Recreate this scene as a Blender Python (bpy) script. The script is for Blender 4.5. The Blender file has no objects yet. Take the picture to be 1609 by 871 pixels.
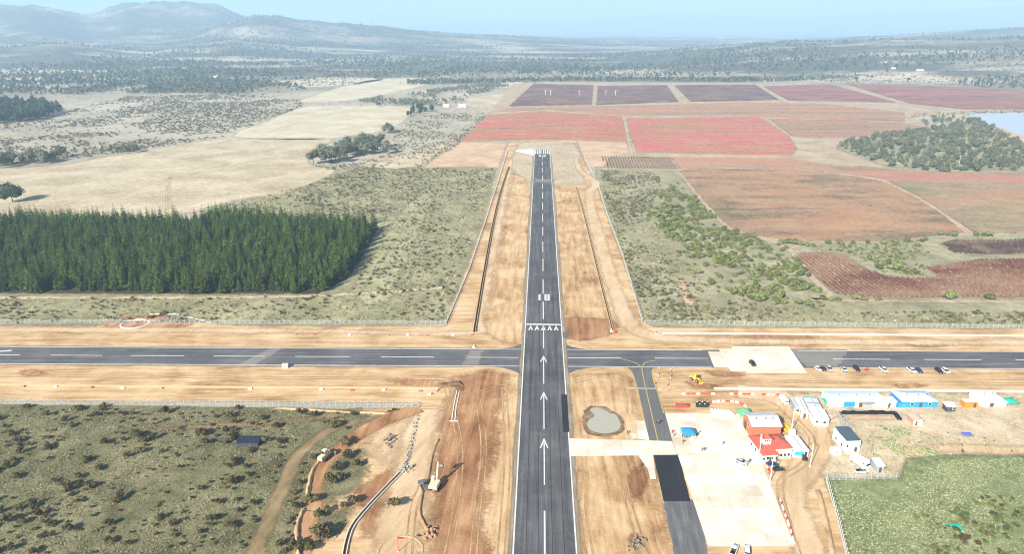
import bpy, bmesh, math, random
import numpy as np
from mathutils import Vector, Matrix
from mathutils.geometry import tessellate_polygon

R = math.radians
random.seed(7)
RNG = np.random.default_rng(11)
SC = bpy.context.scene
COL = SC.collection

# ------------------------------------------------------------------ camera
PW, PH, FPX = 1609.0, 871.0, 1107.0          # photograph size and focal length in its pixels
CAM_H = 141.0                                # drone height in metres
PITCH = math.atan((435.5 - 41.0) / FPX)
cam_d = bpy.data.cameras.new('camera')
cam_d.sensor_width = 36.0
cam_d.lens = FPX / PW * 36.0
cam_d.clip_start, cam_d.clip_end = 1.0, 120000.0
cam = bpy.data.objects.new('camera', cam_d)
COL.objects.link(cam)
cam.location = (0, 0, CAM_H)
cam.rotation_euler = (math.pi / 2 - PITCH, 0, 0)
SC.camera = cam

# ------------------------------------------------------------------ sky, sun, exposure
SUN_AZ, SUN_EL = R(213.4), R(30.0)
world = bpy.data.worlds.new('World')
SC.world = world
world.use_nodes = True
wn = world.node_tree
for n in list(wn.nodes): wn.nodes.remove(n)
sky = wn.nodes.new('ShaderNodeTexSky')
sky.sky_type = 'NISHITA'
sky.sun_disc = False
sky.sun_elevation, sky.sun_rotation = SUN_EL, SUN_AZ
sky.altitude = 200.0
sky.air_density, sky.dust_density, sky.ozone_density = 1.0, 1.0, 0.7
wb = wn.nodes.new('ShaderNodeBackground'); wb.inputs[1].default_value = 0.05
wo = wn.nodes.new('ShaderNodeOutputWorld')
wn.links.new(sky.outputs[0], wb.inputs[0]); wn.links.new(wb.outputs[0], wo.inputs[0])
sun_d = bpy.data.lights.new('sun', 'SUN')
sun_d.energy, sun_d.angle, sun_d.color = 5.0, R(0.5), (1.0, 0.945, 0.85)
sun = bpy.data.objects.new('sun', sun_d); COL.objects.link(sun)
sd = Vector((-math.sin(SUN_AZ) * math.cos(SUN_EL), -math.cos(SUN_AZ) * math.cos(SUN_EL), -math.sin(SUN_EL)))
sun.rotation_euler = sd.to_track_quat('-Z', 'Y').to_euler()
sun.location = (0, 0, 400)
SC.view_settings.view_transform = 'Standard'
SC.view_settings.look = 'None'
SC.view_settings.exposure = 1.24
SC.view_settings.gamma = 1.0
SC.view_settings.use_curve_mapping = False
SC.render.engine = 'CYCLES'
SC.cycles.volume_bounces = 1
SC.cycles.max_bounces = 5
SC.cycles.filter_width = 1.15
SC.cycles.transparent_max_bounces = 12

# ------------------------------------------------------------------ helpers
def G(px, py):
    """photo pixel -> point on the level ground"""
    u, v = (px - 804.5) / FPX, (py - 435.5) / FPX
    cp, sp = math.cos(PITCH), math.sin(PITCH)
    t = CAM_H / (sp + v * cp)
    return Vector((u * t, (cp - v * sp) * t))

def G3(px, py, z=0.0):
    p = G(px, py); return Vector((p.x, p.y, z))

def top_z(base, py):
    """height of a point straight above ground point `base` that shows at photo row py"""
    a = PITCH + math.atan((py - 435.5) / FPX)
    return CAM_H - base.y * math.tan(a)

def tag(o, label=None, cat=None, group=None, kind=None):
    if label: o['label'] = label
    if cat: o['category'] = cat
    if group: o['group'] = group
    if kind: o['kind'] = kind
    return o

def link(o, parent=None):
    COL.objects.link(o)
    if parent is not None: o.parent = parent
    return o

def mesh_obj(name, verts, faces, mat=None, parent=None, smooth=False, mats=None, midx=None):
    me = bpy.data.meshes.new(name)
    me.from_pydata([tuple(v) for v in verts], [], [tuple(f) for f in faces])
    if mats:
        for m in mats: me.materials.append(m)
        if midx is not None: me.polygons.foreach_set('material_index', midx)
    elif mat: me.materials.append(mat)
    if smooth: me.polygons.foreach_set('use_smooth', [True] * len(me.polygons))
    me.update()
    return link(bpy.data.objects.new(name, me), parent)

def empty(name, loc=(0, 0, 0), rz=0.0):
    o = bpy.data.objects.new(name, None)
    o.empty_display_size = 0.5
    o.location = loc; o.rotation_euler = (0, 0, rz)
    return link(o)

def copy_tree(o, parent=None):
    c = o.copy(); COL.objects.link(c); c.parent = parent
    for ch in list(o.children): copy_tree(ch, c)
    return c

class MB:
    """collects simple solids into one mesh"""
    def __init__(s): s.v, s.f, s.m = [], [], []
    def add(s, vs, fs, mi=0):
        b = len(s.v); s.v += [tuple(v) for v in vs]
        s.f += [tuple(b + i for i in f) for f in fs]; s.m += [mi] * len(fs)
        return s
    def box(s, c, d, mi=0, rz=0.0, taper=1.0):
        cx, cy, cz = c; x, y, z = d[0] / 2, d[1] / 2, d[2] / 2
        co, si = math.cos(rz), math.sin(rz); vs = []
        for k, q in ((-1, 1.0), (1, taper)):
            for a, b in ((-1, -1), (1, -1), (1, 1), (-1, 1)):
                px, py = a * x * q, b * y * q
                vs.append((cx + px * co - py * si, cy + px * si + py * co, cz + k * z))
        return s.add(vs, [(3, 2, 1, 0), (4, 5, 6, 7), (0, 1, 5, 4), (1, 2, 6, 5), (2, 3, 7, 6), (3, 0, 4, 7)], mi)
    def tube(s, a, b, r, n=8, mi=0, r2=None):
        a, b = Vector(a), Vector(b); r2 = r if r2 is None else r2
        d = (b - a).normalized(); u = d.orthogonal().normalized(); w = d.cross(u)
        vs = []
        for p, q in ((a, r), (b, r2)):
            for i in range(n):
                t = 2 * math.pi * i / n
                vs.append(p + (u * math.cos(t) + w * math.sin(t)) * q)
        fs = [(i, (i + 1) % n, n + (i + 1) % n, n + i) for i in range(n)]
        fs += [tuple(range(n - 1, -1, -1)), tuple(range(n, 2 * n))]
        return s.add(vs, fs, mi)
    def prism(s, prof, y0, y1, mi=0, axis='y'):
        """profile of (a, z) points extruded along y (or x)"""
        n = len(prof); vs = []
        for yy in (y0, y1):
            for a, z in prof: vs.append((a, yy, z) if axis == 'y' else (yy, a, z))
        fs = [(i, (i + 1) % n, n + (i + 1) % n, n + i) for i in range(n)]
        fs += [tuple(range(n - 1, -1, -1)), tuple(range(n, 2 * n))]
        return s.add(vs, fs, mi)
    def build(s, name, mat, parent=None, smooth=False, mats=None):
        o = mesh_obj(name, s.v, s.f, mat, parent, smooth, mats, s.m if mats else None)
        bm = bmesh.new(); bm.from_mesh(o.data)
        bmesh.ops.recalc_face_normals(bm, faces=bm.faces); bm.to_mesh(o.data); bm.free()
        return o

# ------------------------------------------------------------------ materials
class NT:
    def __init__(s, name):
        s.mat = bpy.data.materials.new(name); s.mat.use_nodes = True
        s.t = s.mat.node_tree; s.n = s.t.nodes
        s.n.clear()
        s.out = s.n.new('ShaderNodeOutputMaterial')
        s.b = s.n.new('ShaderNodeBsdfPrincipled')
        s.t.links.new(s.b.outputs[0], s.out.inputs[0])
        s.b.inputs['Roughness'].default_value = 0.9
        s.b.inputs['Specular IOR Level'].default_value = 0.2
        s.geo = None
    def lk(s, a, b):
        if hasattr(a, 'links'): s.t.links.new(a, b)
        elif isinstance(a, (int, float)):
            b.default_value = a if not hasattr(b.default_value, '__len__') else (a, a, a, 1)[:len(b.default_value)]
        else: b.default_value = tuple(a) + ((1,) if len(a) == 3 and len(b.default_value) == 4 else ())
    def pos(s, sc=(1, 1, 1), rz=0.0):
        if s.geo is None: s.geo = s.n.new('ShaderNodeNewGeometry')
        m = s.n.new('ShaderNodeMapping'); m.vector_type = 'TEXTURE'
        m.inputs['Rotation'].default_value = (0, 0, rz)
        m.inputs['Scale'].default_value = sc
        s.t.links.new(s.geo.outputs['Position'], m.inputs[0])
        return m.outputs[0]
    def objpos(s):
        c = s.n.new('ShaderNodeTexCoord'); return c.outputs['Object']
    def noise(s, vec, scale=1.0, detail=4.0, rough=0.55, dist=0.0, col=False):
        n = s.n.new('ShaderNodeTexNoise')
        s.t.links.new(vec, n.inputs['Vector'])
        n.inputs['Scale'].default_value = scale; n.inputs['Detail'].default_value = detail
        n.inputs['Roughness'].default_value = rough; n.inputs['Distortion'].default_value = dist
        return n.outputs['Color' if col else 'Fac']
    def voro(s, vec, scale=1.0, feat='F1', out='Distance', rnd=1.0):
        n = s.n.new('ShaderNodeTexVoronoi'); n.feature = feat
        s.t.links.new(vec, n.inputs['Vector']); n.inputs['Scale'].default_value = scale
        n.inputs['Randomness'].default_value = rnd
        return n.outputs[out]
    def math(s, op, a, b=0.0, clamp=False):
        n = s.n.new('ShaderNodeMath'); n.operation = op; n.use_clamp = clamp
        s.lk(a, n.inputs[0]); s.lk(b, n.inputs[1]); return n.outputs[0]
    def ramp(s, fac, stops, interp='LINEAR'):
        n = s.n.new('ShaderNodeValToRGB'); n.color_ramp.interpolation = interp
        e = n.color_ramp.elements
        while len(e) < len(stops): e.new(0.5)
        for el, (p, c) in zip(e, stops):
            el.position = p
            el.color = (c, c, c, 1) if isinstance(c, (int, float)) else tuple(c) + (1,)
        s.lk(fac, n.inputs[0]); return n.outputs[0]
    def mix(s, f, a, b, mode='MIX'):
        n = s.n.new('ShaderNodeMix'); n.data_type = 'RGBA'; n.blend_type = mode
        s.lk(f, n.inputs[0]); s.lk(a, n.inputs[6]); s.lk(b, n.inputs[7]); return n.outputs[2]
    def rnd(s):
        n = s.n.new('ShaderNodeObjectInfo'); return n.outputs['Random']
    def hsv(s, col, h=0.5, sat=1.0, v=1.0):
        n = s.n.new('ShaderNodeHueSaturation')
        s.lk(h, n.inputs['Hue']); s.lk(sat, n.inputs['Saturation']); s.lk(v, n.inputs['Value'])
        s.lk(col, n.inputs['Color']); return n.outputs[0]
    def color(s, c): s.lk(c, s.b.inputs['Base Color']); return s
    def bump(s, h, dist=0.3, strength=1.0):
        n = s.n.new('ShaderNodeBump'); n.inputs['Distance'].default_value = dist
        n.inputs['Strength'].default_value = strength
        s.lk(h, n.inputs['Height']); s.t.links.new(n.outputs[0], s.b.inputs['Normal']); return s
    def rough(s, r): s.lk(r, s.b.inputs['Roughness']); return s
    def spec(s, r): s.lk(r, s.b.inputs['Specular IOR Level']); return s

def srgb(r, g, b):
    f = lambda c: (c / 12.92 if c <= 0.04045 else ((c + 0.055) / 1.055) ** 2.4)
    return (f(r / 255), f(g / 255), f(b / 255))

_plain = {}
def paint(name, c, rough=0.6, spec=0.3, vary=0.12, metal=0.0, scale=1.3):
    """painted or manufactured surface with faint dirt"""
    if name in _plain: return _plain[name]
    t = NT(name); p = t.objpos()
    n = t.noise(p, scale, 4, 0.6)
    t.color(t.hsv(c, 0.5, 1.0, t.ramp(n, [(0.25, 1 - vary), (0.75, 1 + vary * 0.5)])))
    t.rough(rough); t.spec(spec); t.b.inputs['Metallic'].default_value = metal
    _plain[name] = t.mat
    return t.mat

def soil(name, c_dark, c_mid, c_light, c_pale, rz=0.0, stretch=9.0, blotch=38.0, stain=0.35, seed=0.0):
    """graded earth: blotches, long tyre/blade streaks along rz (x axis), fine grain"""
    c_dark, c_mid, c_light, c_pale = [(c[0] * .93, c[1] * .88, c[2] * .83) for c in (c_dark, c_mid, c_light, c_pale)]
    t = NT(name)
    p = t.pos((1, 1, 1)); ps = t.pos((stretch, 1, 1), rz)
    big = t.noise(p, 1 / blotch, 5, 0.62, 0.6)
    stk = t.noise(ps, 1 / 2.6, 4, 0.6, 0.15)
    stk2 = t.noise(ps, 1 / 0.8, 2, 0.5)
    fin = t.noise(p, 1.1, 4, 0.65)
    f = t.math('ADD', t.math('MULTIPLY', big, 0.44), t.math('MULTIPLY', stk, 0.36))
    f = t.math('ADD', f, t.math('ADD', t.math('MULTIPLY', fin, 0.12), t.math('MULTIPLY', stk2, 0.08)))
    c = t.ramp(f, [(0.37, c_dark), (0.455, c_mid), (0.525, c_light), (0.61, c_pale)])
    st = t.noise(t.pos((2.6, 1, 1), rz), 1 / 11.0, 5, 0.62, 0.8)
    c = t.mix(t.ramp(st, [(0.60, 0.0), (0.74, stain)]), c, tuple(x * 0.42 for x in c_mid))
    t.color(c); t.bump(t.math('ADD', t.math('MULTIPLY', stk, 0.6), fin), 0.22, 0.55)
    return t.mat

def scrub(name, cols, blotch=30.0, fine=0.6, bump=0.35, speck=None):
    """low vegetation over soil, colours from dark to light"""
    t = NT(name); p = t.pos()
    big = t.noise(p, 1 / blotch, 6, 0.66, 0.5)
    med = t.noise(p, 1 / 5.0, 5, 0.68)
    fin = t.noise(p, 1 / fine, 3, 0.7)
    f = t.math('ADD', t.math('MULTIPLY', big, 0.36), t.math('ADD', t.math('MULTIPLY', med, 0.30), t.math('MULTIPLY', fin, 0.34)))
    n = len(cols)
    c = t.ramp(f, [(0.405 + 0.19 * i / (n - 1), k) for i, k in enumerate(cols)])
    if speck:
        sp = t.voro(p, 1 / 2.4)
        c = t.mix(t.ramp(sp, [(0.10, 0.55), (0.24, 0.0)]), c, speck)
    t.color(c); t.bump(t.math('ADD', fin, med), bump, 0.8)
    return t.mat

def foliage(name, dark, mid, light, hue=0.03, val=0.30, nscale=1.6):
    t = NT(name)
    n = t.noise(t.pos(), nscale, 3, 0.6)
    c = t.ramp(n, [(0.30, dark), (0.5, mid), (0.72, light)])
    r = t.rnd()
    h = t.math('ADD', t.math('MULTIPLY', r, hue), 0.5 - hue / 2)
    r2 = t.math('FRACT', t.math('MULTIPLY', r, 7.13))
    v = t.math('ADD', t.math('MULTIPLY', r2, val * 2), 1 - val)
    t.color(t.hsv(c, h, 1.0, v)); t.rough(0.75); t.spec(0.15)
    return t.mat

# ------------------------------------------------------------------ sheets on the ground
def catmull(pts, n=6, closed=False):
    P = [Vector(p) for p in pts]; out = []; L = len(P)
    rng = range(L) if closed else range(L - 1)
    for i in rng:
        if closed: a, b, c, d = P[i - 1], P[i], P[(i + 1) % L], P[(i + 2) % L]
        else:
            b, c = P[i], P[i + 1]
            a = P[i - 1] if i > 0 else b * 2 - c
            d = P[i + 2] if i + 2 < L else c * 2 - b
        for k in range(n):
            t = k / n
            out.append(0.5 * ((2 * b) + (c - a) * t + (2 * a - 5 * b + 4 * c - d) * t * t + (3 * b - a - 3 * c + d) * t ** 3))
    if not closed: out.append(P[-1])
    return out

def ragged(P, amp, step):
    """uneven outline: subdivide and push the points about"""
    out = []; L = len(P); rs = random.Random(int(abs(P[0].x * 13 + P[0].y * 7)) + L)
    for i in range(L):
        a, b = P[i], P[(i + 1) % L]
        k = max(1, int((b - a).length / step))
        nrm = Vector((-(b - a).y, (b - a).x))
        nrm = nrm.normalized() if nrm.length > 0 else nrm
        for j in range(k):
            p = a.lerp(b, j / k)
            out.append(p + nrm * rs.gauss(0, amp))
    return out

def beyond(px, py):
    """ground that runs out of the photograph carries on well past its frame"""
    if px < -50: px -= 520
    if px > 1650: px += 520
    if py > 875: py += 330; px = 804.5 + (px - 804.5) * 1.25
    return px, py

def world_poly(px, smooth=0, rag=0.0, step=4.0):
    P = [G(*p) for p in px]
    if smooth: P = catmull(P, smooth, True)
    if rag: P = ragged(P, rag, step)
    return P

def sheet(name, P, z, mat, parent=None, kind='structure'):
    if not isinstance(P[0], Vector): P = world_poly(P)
    tri = tessellate_polygon([[Vector((p.x, p.y, 0)) for p in P]])
    vs = [(p.x, p.y, z) for p in P]; fs = []
    for a, b, c in tri:
        n = (P[b] - P[a]).cross(P[c] - P[a])
        if abs(n) < 1e-9: continue
        fs.append((a, b, c) if n > 0 else (a, c, b))
    o = mesh_obj(name, vs, fs, mat, parent)
    if kind and parent is None: o['kind'] = kind
    return o

_feather = {}
def feathered(mat):
    """same ground, thinning out raggedly along its edge (attribute `edge` runs 0 at the rim to 1 inside)"""
    if mat.name in _feather: return _feather[mat.name]
    m = mat.copy(); m.name = mat.name + '_ragged'; t = m.node_tree; N = t.nodes
    out = next(n for n in N if n.type == 'OUTPUT_MATERIAL'); b = next(n for n in N if n.type == 'BSDF_PRINCIPLED')
    at = N.new('ShaderNodeAttribute'); at.attribute_name = 'edge'
    ge = N.new('ShaderNodeNewGeometry'); vals = []
    for sc in (0.10, 0.75):
        q = N.new('ShaderNodeTexNoise'); q.inputs['Scale'].default_value = sc; q.inputs['Detail'].default_value = 4
        q.inputs['Roughness'].default_value = 0.65
        t.links.new(ge.outputs['Position'], q.inputs['Vector']); vals.append(q.outputs['Fac'])
    def mm(op, a, c):
        k = N.new('ShaderNodeMath'); k.operation = op
        for i, x in enumerate((a, c)):
            if hasattr(x, 'links'): t.links.new(x, k.inputs[i])
            else: k.inputs[i].default_value = x
        return k.outputs[0]
    nz = mm('ADD', mm('MULTIPLY', vals[0], 0.55), mm('MULTIPLY', vals[1], 0.45))
    f = mm('ADD', at.outputs['Fac'], mm('MULTIPLY', mm('SUBTRACT', nz, 0.5), 2.2))
    mr = N.new('ShaderNodeMapRange'); mr.inputs[1].default_value = 0.22; mr.inputs[2].default_value = 0.80
    t.links.new(f, mr.inputs[0])
    # never show the hard rim
    rim = N.new('ShaderNodeMapRange'); rim.inputs[1].default_value = 0.0; rim.inputs[2].default_value = 0.22
    t.links.new(at.outputs['Fac'], rim.inputs[0])
    full = N.new('ShaderNodeMapRange'); full.inputs[1].default_value = 0.8; full.inputs[2].default_value = 1.0
    t.links.new(at.outputs['Fac'], full.inputs[0])
    fac = mm('MAXIMUM', mm('MULTIPLY', mr.outputs[0], rim.outputs[0]), full.outputs[0])
    tr = N.new('ShaderNodeBsdfTransparent'); mx = N.new('ShaderNodeMixShader')
    t.links.new(fac, mx.inputs[0]); t.links.new(tr.outputs[0], mx.inputs[1]); t.links.new(b.outputs[0], mx.inputs[2])
    t.links.new(mx.outputs[0], out.inputs[0])
    _feather[mat.name] = m
    return m

def soft_sheet(name, px, z, mat, w=3.0, smooth=0, step=4.0):
    """ground sheet whose rim, w metres wide on both sides of the outline, thins out"""
    P = world_poly([beyond(*p) for p in px], smooth) if not isinstance(px[0], Vector) else px
    P = ragged(P, 0.02, max(step, 0.5))
    if sum(P[i].cross(P[(i + 1) % len(P)]) for i in range(len(P))) < 0: P = P[::-1]
    n = len(P); nr = []
    for i in range(n):
        d = P[(i + 1) % n] - P[i - 1]; d = d.normalized() if d.length > 1e-6 else Vector((1, 0))
        nr.append(Vector((-d.y, d.x)))
    A = 0.5 * abs(sum(P[i].cross(P[(i + 1) % n]) for i in range(n)))
    if smooth and A < 600:          # small blob: shrink towards its middle
        c = sum(P, Vector((0, 0))) / n; O = [c + (p - c) * 1.3 for p in P]; I = [c + (p - c) * 0.35 for p in P]
    else: O = [p - q * w for p, q in zip(P, nr)]; I = [p + q * w for p, q in zip(P, nr)]
    vs = [(p.x, p.y, z) for p in O] + [(p.x, p.y, z) for p in I]
    fs = [(i, (i + 1) % n, n + (i + 1) % n, n + i) for i in range(n)]
    for a, b, c in tessellate_polygon([[Vector((p.x, p.y, 0)) for p in I]]):
        k = (I[b] - I[a]).cross(I[c] - I[a])
        if abs(k) > 1e-9: fs.append((n + a, n + b, n + c) if k > 0 else (n + a, n + c, n + b))
    o = mesh_obj(name, vs, fs, feathered(mat))
    at = o.data.attributes.new('edge', 'FLOAT', 'POINT'); at.data.foreach_set('value', [0.0] * n + [1.0] * n)
    o['kind'] = 'structure'
    return o

def soft_ribbon(name, path, w, z, mat, e=1.6, smooth=6):
    if not isinstance(path[0], Vector): path = [beyond(*p) for p in path]
    Ln, Rt = ribbon_pts(path, w, smooth); vs, fs, ed = [], [], []
    for a, b in zip(Ln, Rt):
        d = (b - a).normalized()
        ee = min(e, (b - a).length * 0.45)
        for p, k in ((a - d * ee, 0.0), (a + d * ee, 1.0), (b - d * ee, 1.0), (b + d * ee, 0.0)):
            vs.append((p.x, p.y, z)); ed.append(k)
    for i in range(len(Ln) - 1):
        for k in range(3): fs.append((4 * i + k, 4 * i + k + 1, 4 * i + 5 + k, 4 * i + 4 + k))
    o = mesh_obj(name, vs, fs, feathered(mat))
    at = o.data.attributes.new('edge', 'FLOAT', 'POINT'); at.data.foreach_set('value', ed)
    o['kind'] = 'structure'
    return o

def ribbon_pts(path, w, smooth=6):
    """world path -> outline polygon of a strip w metres wide (w may be a list per point)"""
    if not isinstance(path[0], Vector): path = [G(*p) for p in path]
    ws = w if isinstance(w, (list, tuple)) else [w] * len(path)
    C = catmull([Vector((p.x, p.y, k)) for p, k in zip(path, ws)], smooth)
    Lf, Rt = [], []
    for i, c in enumerate(C):
        d = (C[min(i + 1, len(C) - 1)] - C[max(i - 1, 0)]); n = Vector((-d.y, d.x)).normalized()
        Lf.append(Vector((c.x, c.y)) + n * c.z / 2); Rt.append(Vector((c.x, c.y)) - n * c.z / 2)
    return Lf, Rt

def ribbon(name, path, w, z, mat, smooth=6, rag=0.0, parent=None, kind='structure'):
    Lf, Rt = ribbon_pts(path, w, smooth)
    rs = random.Random(len(Lf)); vs, fs = [], []
    for a, b in zip(Lf, Rt):
        vs += [(a.x + rs.gauss(0, rag), a.y + rs.gauss(0, rag), z), (b.x + rs.gauss(0, rag), b.y + rs.gauss(0, rag), z)]
    for i in range(len(Lf) - 1): fs.append((2 * i, 2 * i + 1, 2 * i + 3, 2 * i + 2))
    o = mesh_obj(name, vs, fs, mat, parent)
    if kind and parent is None: o['kind'] = kind
    return o

def inside(poly, X, Y):
    """vectorised point in polygon"""
    px = np.array([p.x for p in poly]); py = np.array([p.y for p in poly])
    c = np.zeros(len(X), bool); j = len(px) - 1
    for i in range(len(px)):
        k = ((py[i] > Y) != (py[j] > Y)) & (X < (px[j] - px[i]) * (Y - py[i]) / (py[j] - py[i] + 1e-12) + px[i])
        c ^= k; j = i
    return c

def rand_in(poly, n, holes=(), rng=RNG):
    x0, x1 = min(p.x for p in poly), max(p.x for p in poly)
    y0, y1 = min(p.y for p in poly), max(p.y for p in poly)
    out = np.zeros((0, 2))
    for _ in range(60):
        q = np.column_stack((rng.uniform(x0, x1, n * 2), rng.uniform(y0, y1, n * 2)))
        m = inside(poly, q[:, 0], q[:, 1])
        for h in holes: m &= ~inside(h, q[:, 0], q[:, 1])
        out = np.vstack((out, q[m]))
        if len(out) >= n: break
    return out[:n]

def vnoise(x, y, seed=0):
    """smooth value noise on arrays"""
    xi, yi = np.floor(x).astype(np.int64), np.floor(y).astype(np.int64)
    fx, fy = x - xi, y - yi
    fx, fy = fx * fx * (3 - 2 * fx), fy * fy * (3 - 2 * fy)
    def h(a, b):
        n = (a * 374761393 + b * 668265263 + seed * 982451653) & 0xFFFFFFFF
        n = ((n ^ (n >> 13)) * 1274126177) & 0xFFFFFFFF
        return ((n ^ (n >> 16)) & 0xFFFF) / 65535.0
    return (h(xi, yi) * (1 - fx) + h(xi + 1, yi) * fx) * (1 - fy) + (h(xi, yi + 1) * (1 - fx) + h(xi + 1, yi + 1) * fx) * fy

def fbm(x, y, oct=5, seed=0):
    s, a, t = 0, 0.5, 0
    for i in range(oct):
        s = s + a * vnoise(x, y, seed + i); t += a; x, y, a = x * 2.03, y * 2.03, a * 0.5
    return s / t

# ------------------------------------------------------------------ scatter (geometry nodes) for what nobody could count
def scatter(name, pts, scl, templates, label, cat, rz=None, tilt=0.0):
    n = len(pts)
    me = bpy.data.meshes.new(name)
    me.vertices.add(n); me.vertices.foreach_set('co', np.asarray(pts, np.float32).ravel())
    rot = np.zeros((n, 3), np.float32)
    rot[:, 2] = RNG.uniform(0, 6.283, n) if rz is None else rz
    if tilt: rot[:, :2] = RNG.normal(0, tilt, (n, 2))
    scl = np.asarray(scl, np.float32)
    if scl.ndim == 1: scl = np.column_stack((scl, scl, scl * RNG.uniform(0.8, 1.2, n)))
    for nm, ty, arr in (('rot', 'FLOAT_VECTOR', rot), ('scl', 'FLOAT_VECTOR', scl)):
        a = me.attributes.new(nm, ty, 'POINT'); a.data.foreach_set('vector', np.ascontiguousarray(arr, np.float32).ravel())
    a = me.attributes.new('kind_index', 'INT', 'POINT')
    a.data.foreach_set('value', RNG.integers(0, len(templates), n).astype(np.int32))
    me.update()
    o = link(bpy.data.objects.new(name, me))
    tag(o, label, cat, kind='stuff')
    g = bpy.data.node_groups.new(name, 'GeometryNodeTree')
    g.interface.new_socket('Geometry', in_out='INPUT', socket_type='NodeSocketGeometry')
    g.interface.new_socket('Geometry', in_out='OUTPUT', socket_type='NodeSocketGeometry')
    gi, go = g.nodes.new('NodeGroupInput'), g.nodes.new('NodeGroupOutput')
    jn = g.nodes.new('GeometryNodeJoinGeometry')
    def attr(nm, ty):
        k = g.nodes.new('GeometryNodeInputNamedAttribute'); k.data_type = ty
        k.inputs['Name'].default_value = nm; return k.outputs['Attribute']
    ra, sa, ka = attr('rot', 'FLOAT_VECTOR'), attr('scl', 'FLOAT_VECTOR'), attr('kind_index', 'INT')
    for i, tp in enumerate(templates):
        cmpn = g.nodes.new('FunctionNodeCompare'); cmpn.data_type = 'INT'; cmpn.operation = 'EQUAL'
        g.links.new(ka, cmpn.inputs[2]); cmpn.inputs[3].default_value = i
        oi = g.nodes.new('GeometryNodeObjectInfo'); oi.inputs['Object'].default_value = tp
        oi.inputs['As Instance'].default_value = True
        ip = g.nodes.new('GeometryNodeInstanceOnPoints')
        g.links.new(gi.outputs[0], ip.inputs['Points']); g.links.new(cmpn.outputs[0], ip.inputs['Selection'])
        g.links.new(oi.outputs['Geometry'], ip.inputs['Instance'])
        g.links.new(ra, ip.inputs['Rotation']); g.links.new(sa, ip.inputs['Scale'])
        g.links.new(ip.outputs[0], jn.inputs[0])
    g.links.new(jn.outputs[0], go.inputs[0])
    md = o.modifiers.new('scatter', 'NODES'); md.node_group = g
    return o
# ================================================================== THE SETTING: terrain
RIDGES = [  # distance, near width, far width, roughness, skyline in the photograph
    (7600, 1700, 2500, 0.20, [(-900, 24), (-300, 20), (0, 17), (60, 17), (100, 22), (135, 27), (160, 23), (200, 14), (250, 13), (300, 10), (345, 12), (372, 23), (400, 34), (450, 46), (560, 54), (700, 60)]),
    (5600, 900, 1500, 0.22, [(-300, 71), (200, 68), (300, 52), (350, 40), (400, 26), (430, 25), (470, 31), (540, 39), (600, 42), (640, 46), (700, 52), (800, 56), (900, 62), (1050, 70)]),
    (4300, 650, 900, 0.25, [(-600, 70), (0, 69), (90, 62), (150, 69), (220, 75), (300, 68), (360, 62), (430, 66), (520, 71), (620, 74), (700, 79)]),
    (3700, 1150, 1500, 0.16, [(930, 86), (1020, 83), (1100, 75), (1200, 67), (1300, 64), (1400, 61), (1500, 60), (1609, 58), (2200, 55)]),
    (6200, 1300, 2200, 0.20, [(1200, 67), (1300, 62), (1350, 56), (1450, 51), (1550, 46), (1609, 44), (2200, 38)]),
    (22000, 3500, 6000, 0.14, [(-1500, 24), (-300, 30), (300, 38), (640, 41), (740, 33), (800, 31), (870, 34), (950, 30), (1060, 23), (1200, 29), (1350, 26), (1450, 21), (1609, 16), (2400, 18)]),
]
def terrain_height(X, Y):
    r = np.hypot(X, Y); az = np.arctan2(X, np.maximum(Y, 1e-6))
    px = 804.5 + 1175.0 * np.tan(np.clip(az, -1.2, 1.2))
    front = np.clip((Y / np.maximum(r, 1) - 0.15) / 0.25, 0, 1)
    h = np.zeros_like(X)
    for i, (D, wf, wb, rg, sk) in enumerate(RIDGES):
        ys = np.interp(px, [p[0] for p in sk], [p[1] for p in sk])
        pk = np.maximum(CAM_H + D * (41.0 - ys) / 1175.0, 0.0)
        w = np.where(r < D, wf, wb)
        q = np.exp(-((r - D) / w) ** 2)
        n1 = fbm(X / (wf * 0.5), Y / (wf * 0.5), 5, 40 + i) - 0.5
        hh = pk * q * (1 + n1 * 2.4 * rg * 2 * (1 - 0.75 * q))
        hh = hh * (1 + (fbm(X / (wf * 0.16), Y / (wf * 0.16), 4, 90 + i) - 0.5) * rg * 0.9)
        h = np.maximum(h, np.maximum(hh, 0))
    h += (fbm(X / 700, Y / 700, 4, 3) - 0.5) * 16 * np.clip((r - 2600) / 2500, 0, 1)
    h = h * (1 + (fbm(X / 130, Y / 130, 4, 5) - 0.5) * 0.22)
    return h * front * np.clip((r - 2000) / 700, 0, 1)

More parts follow.
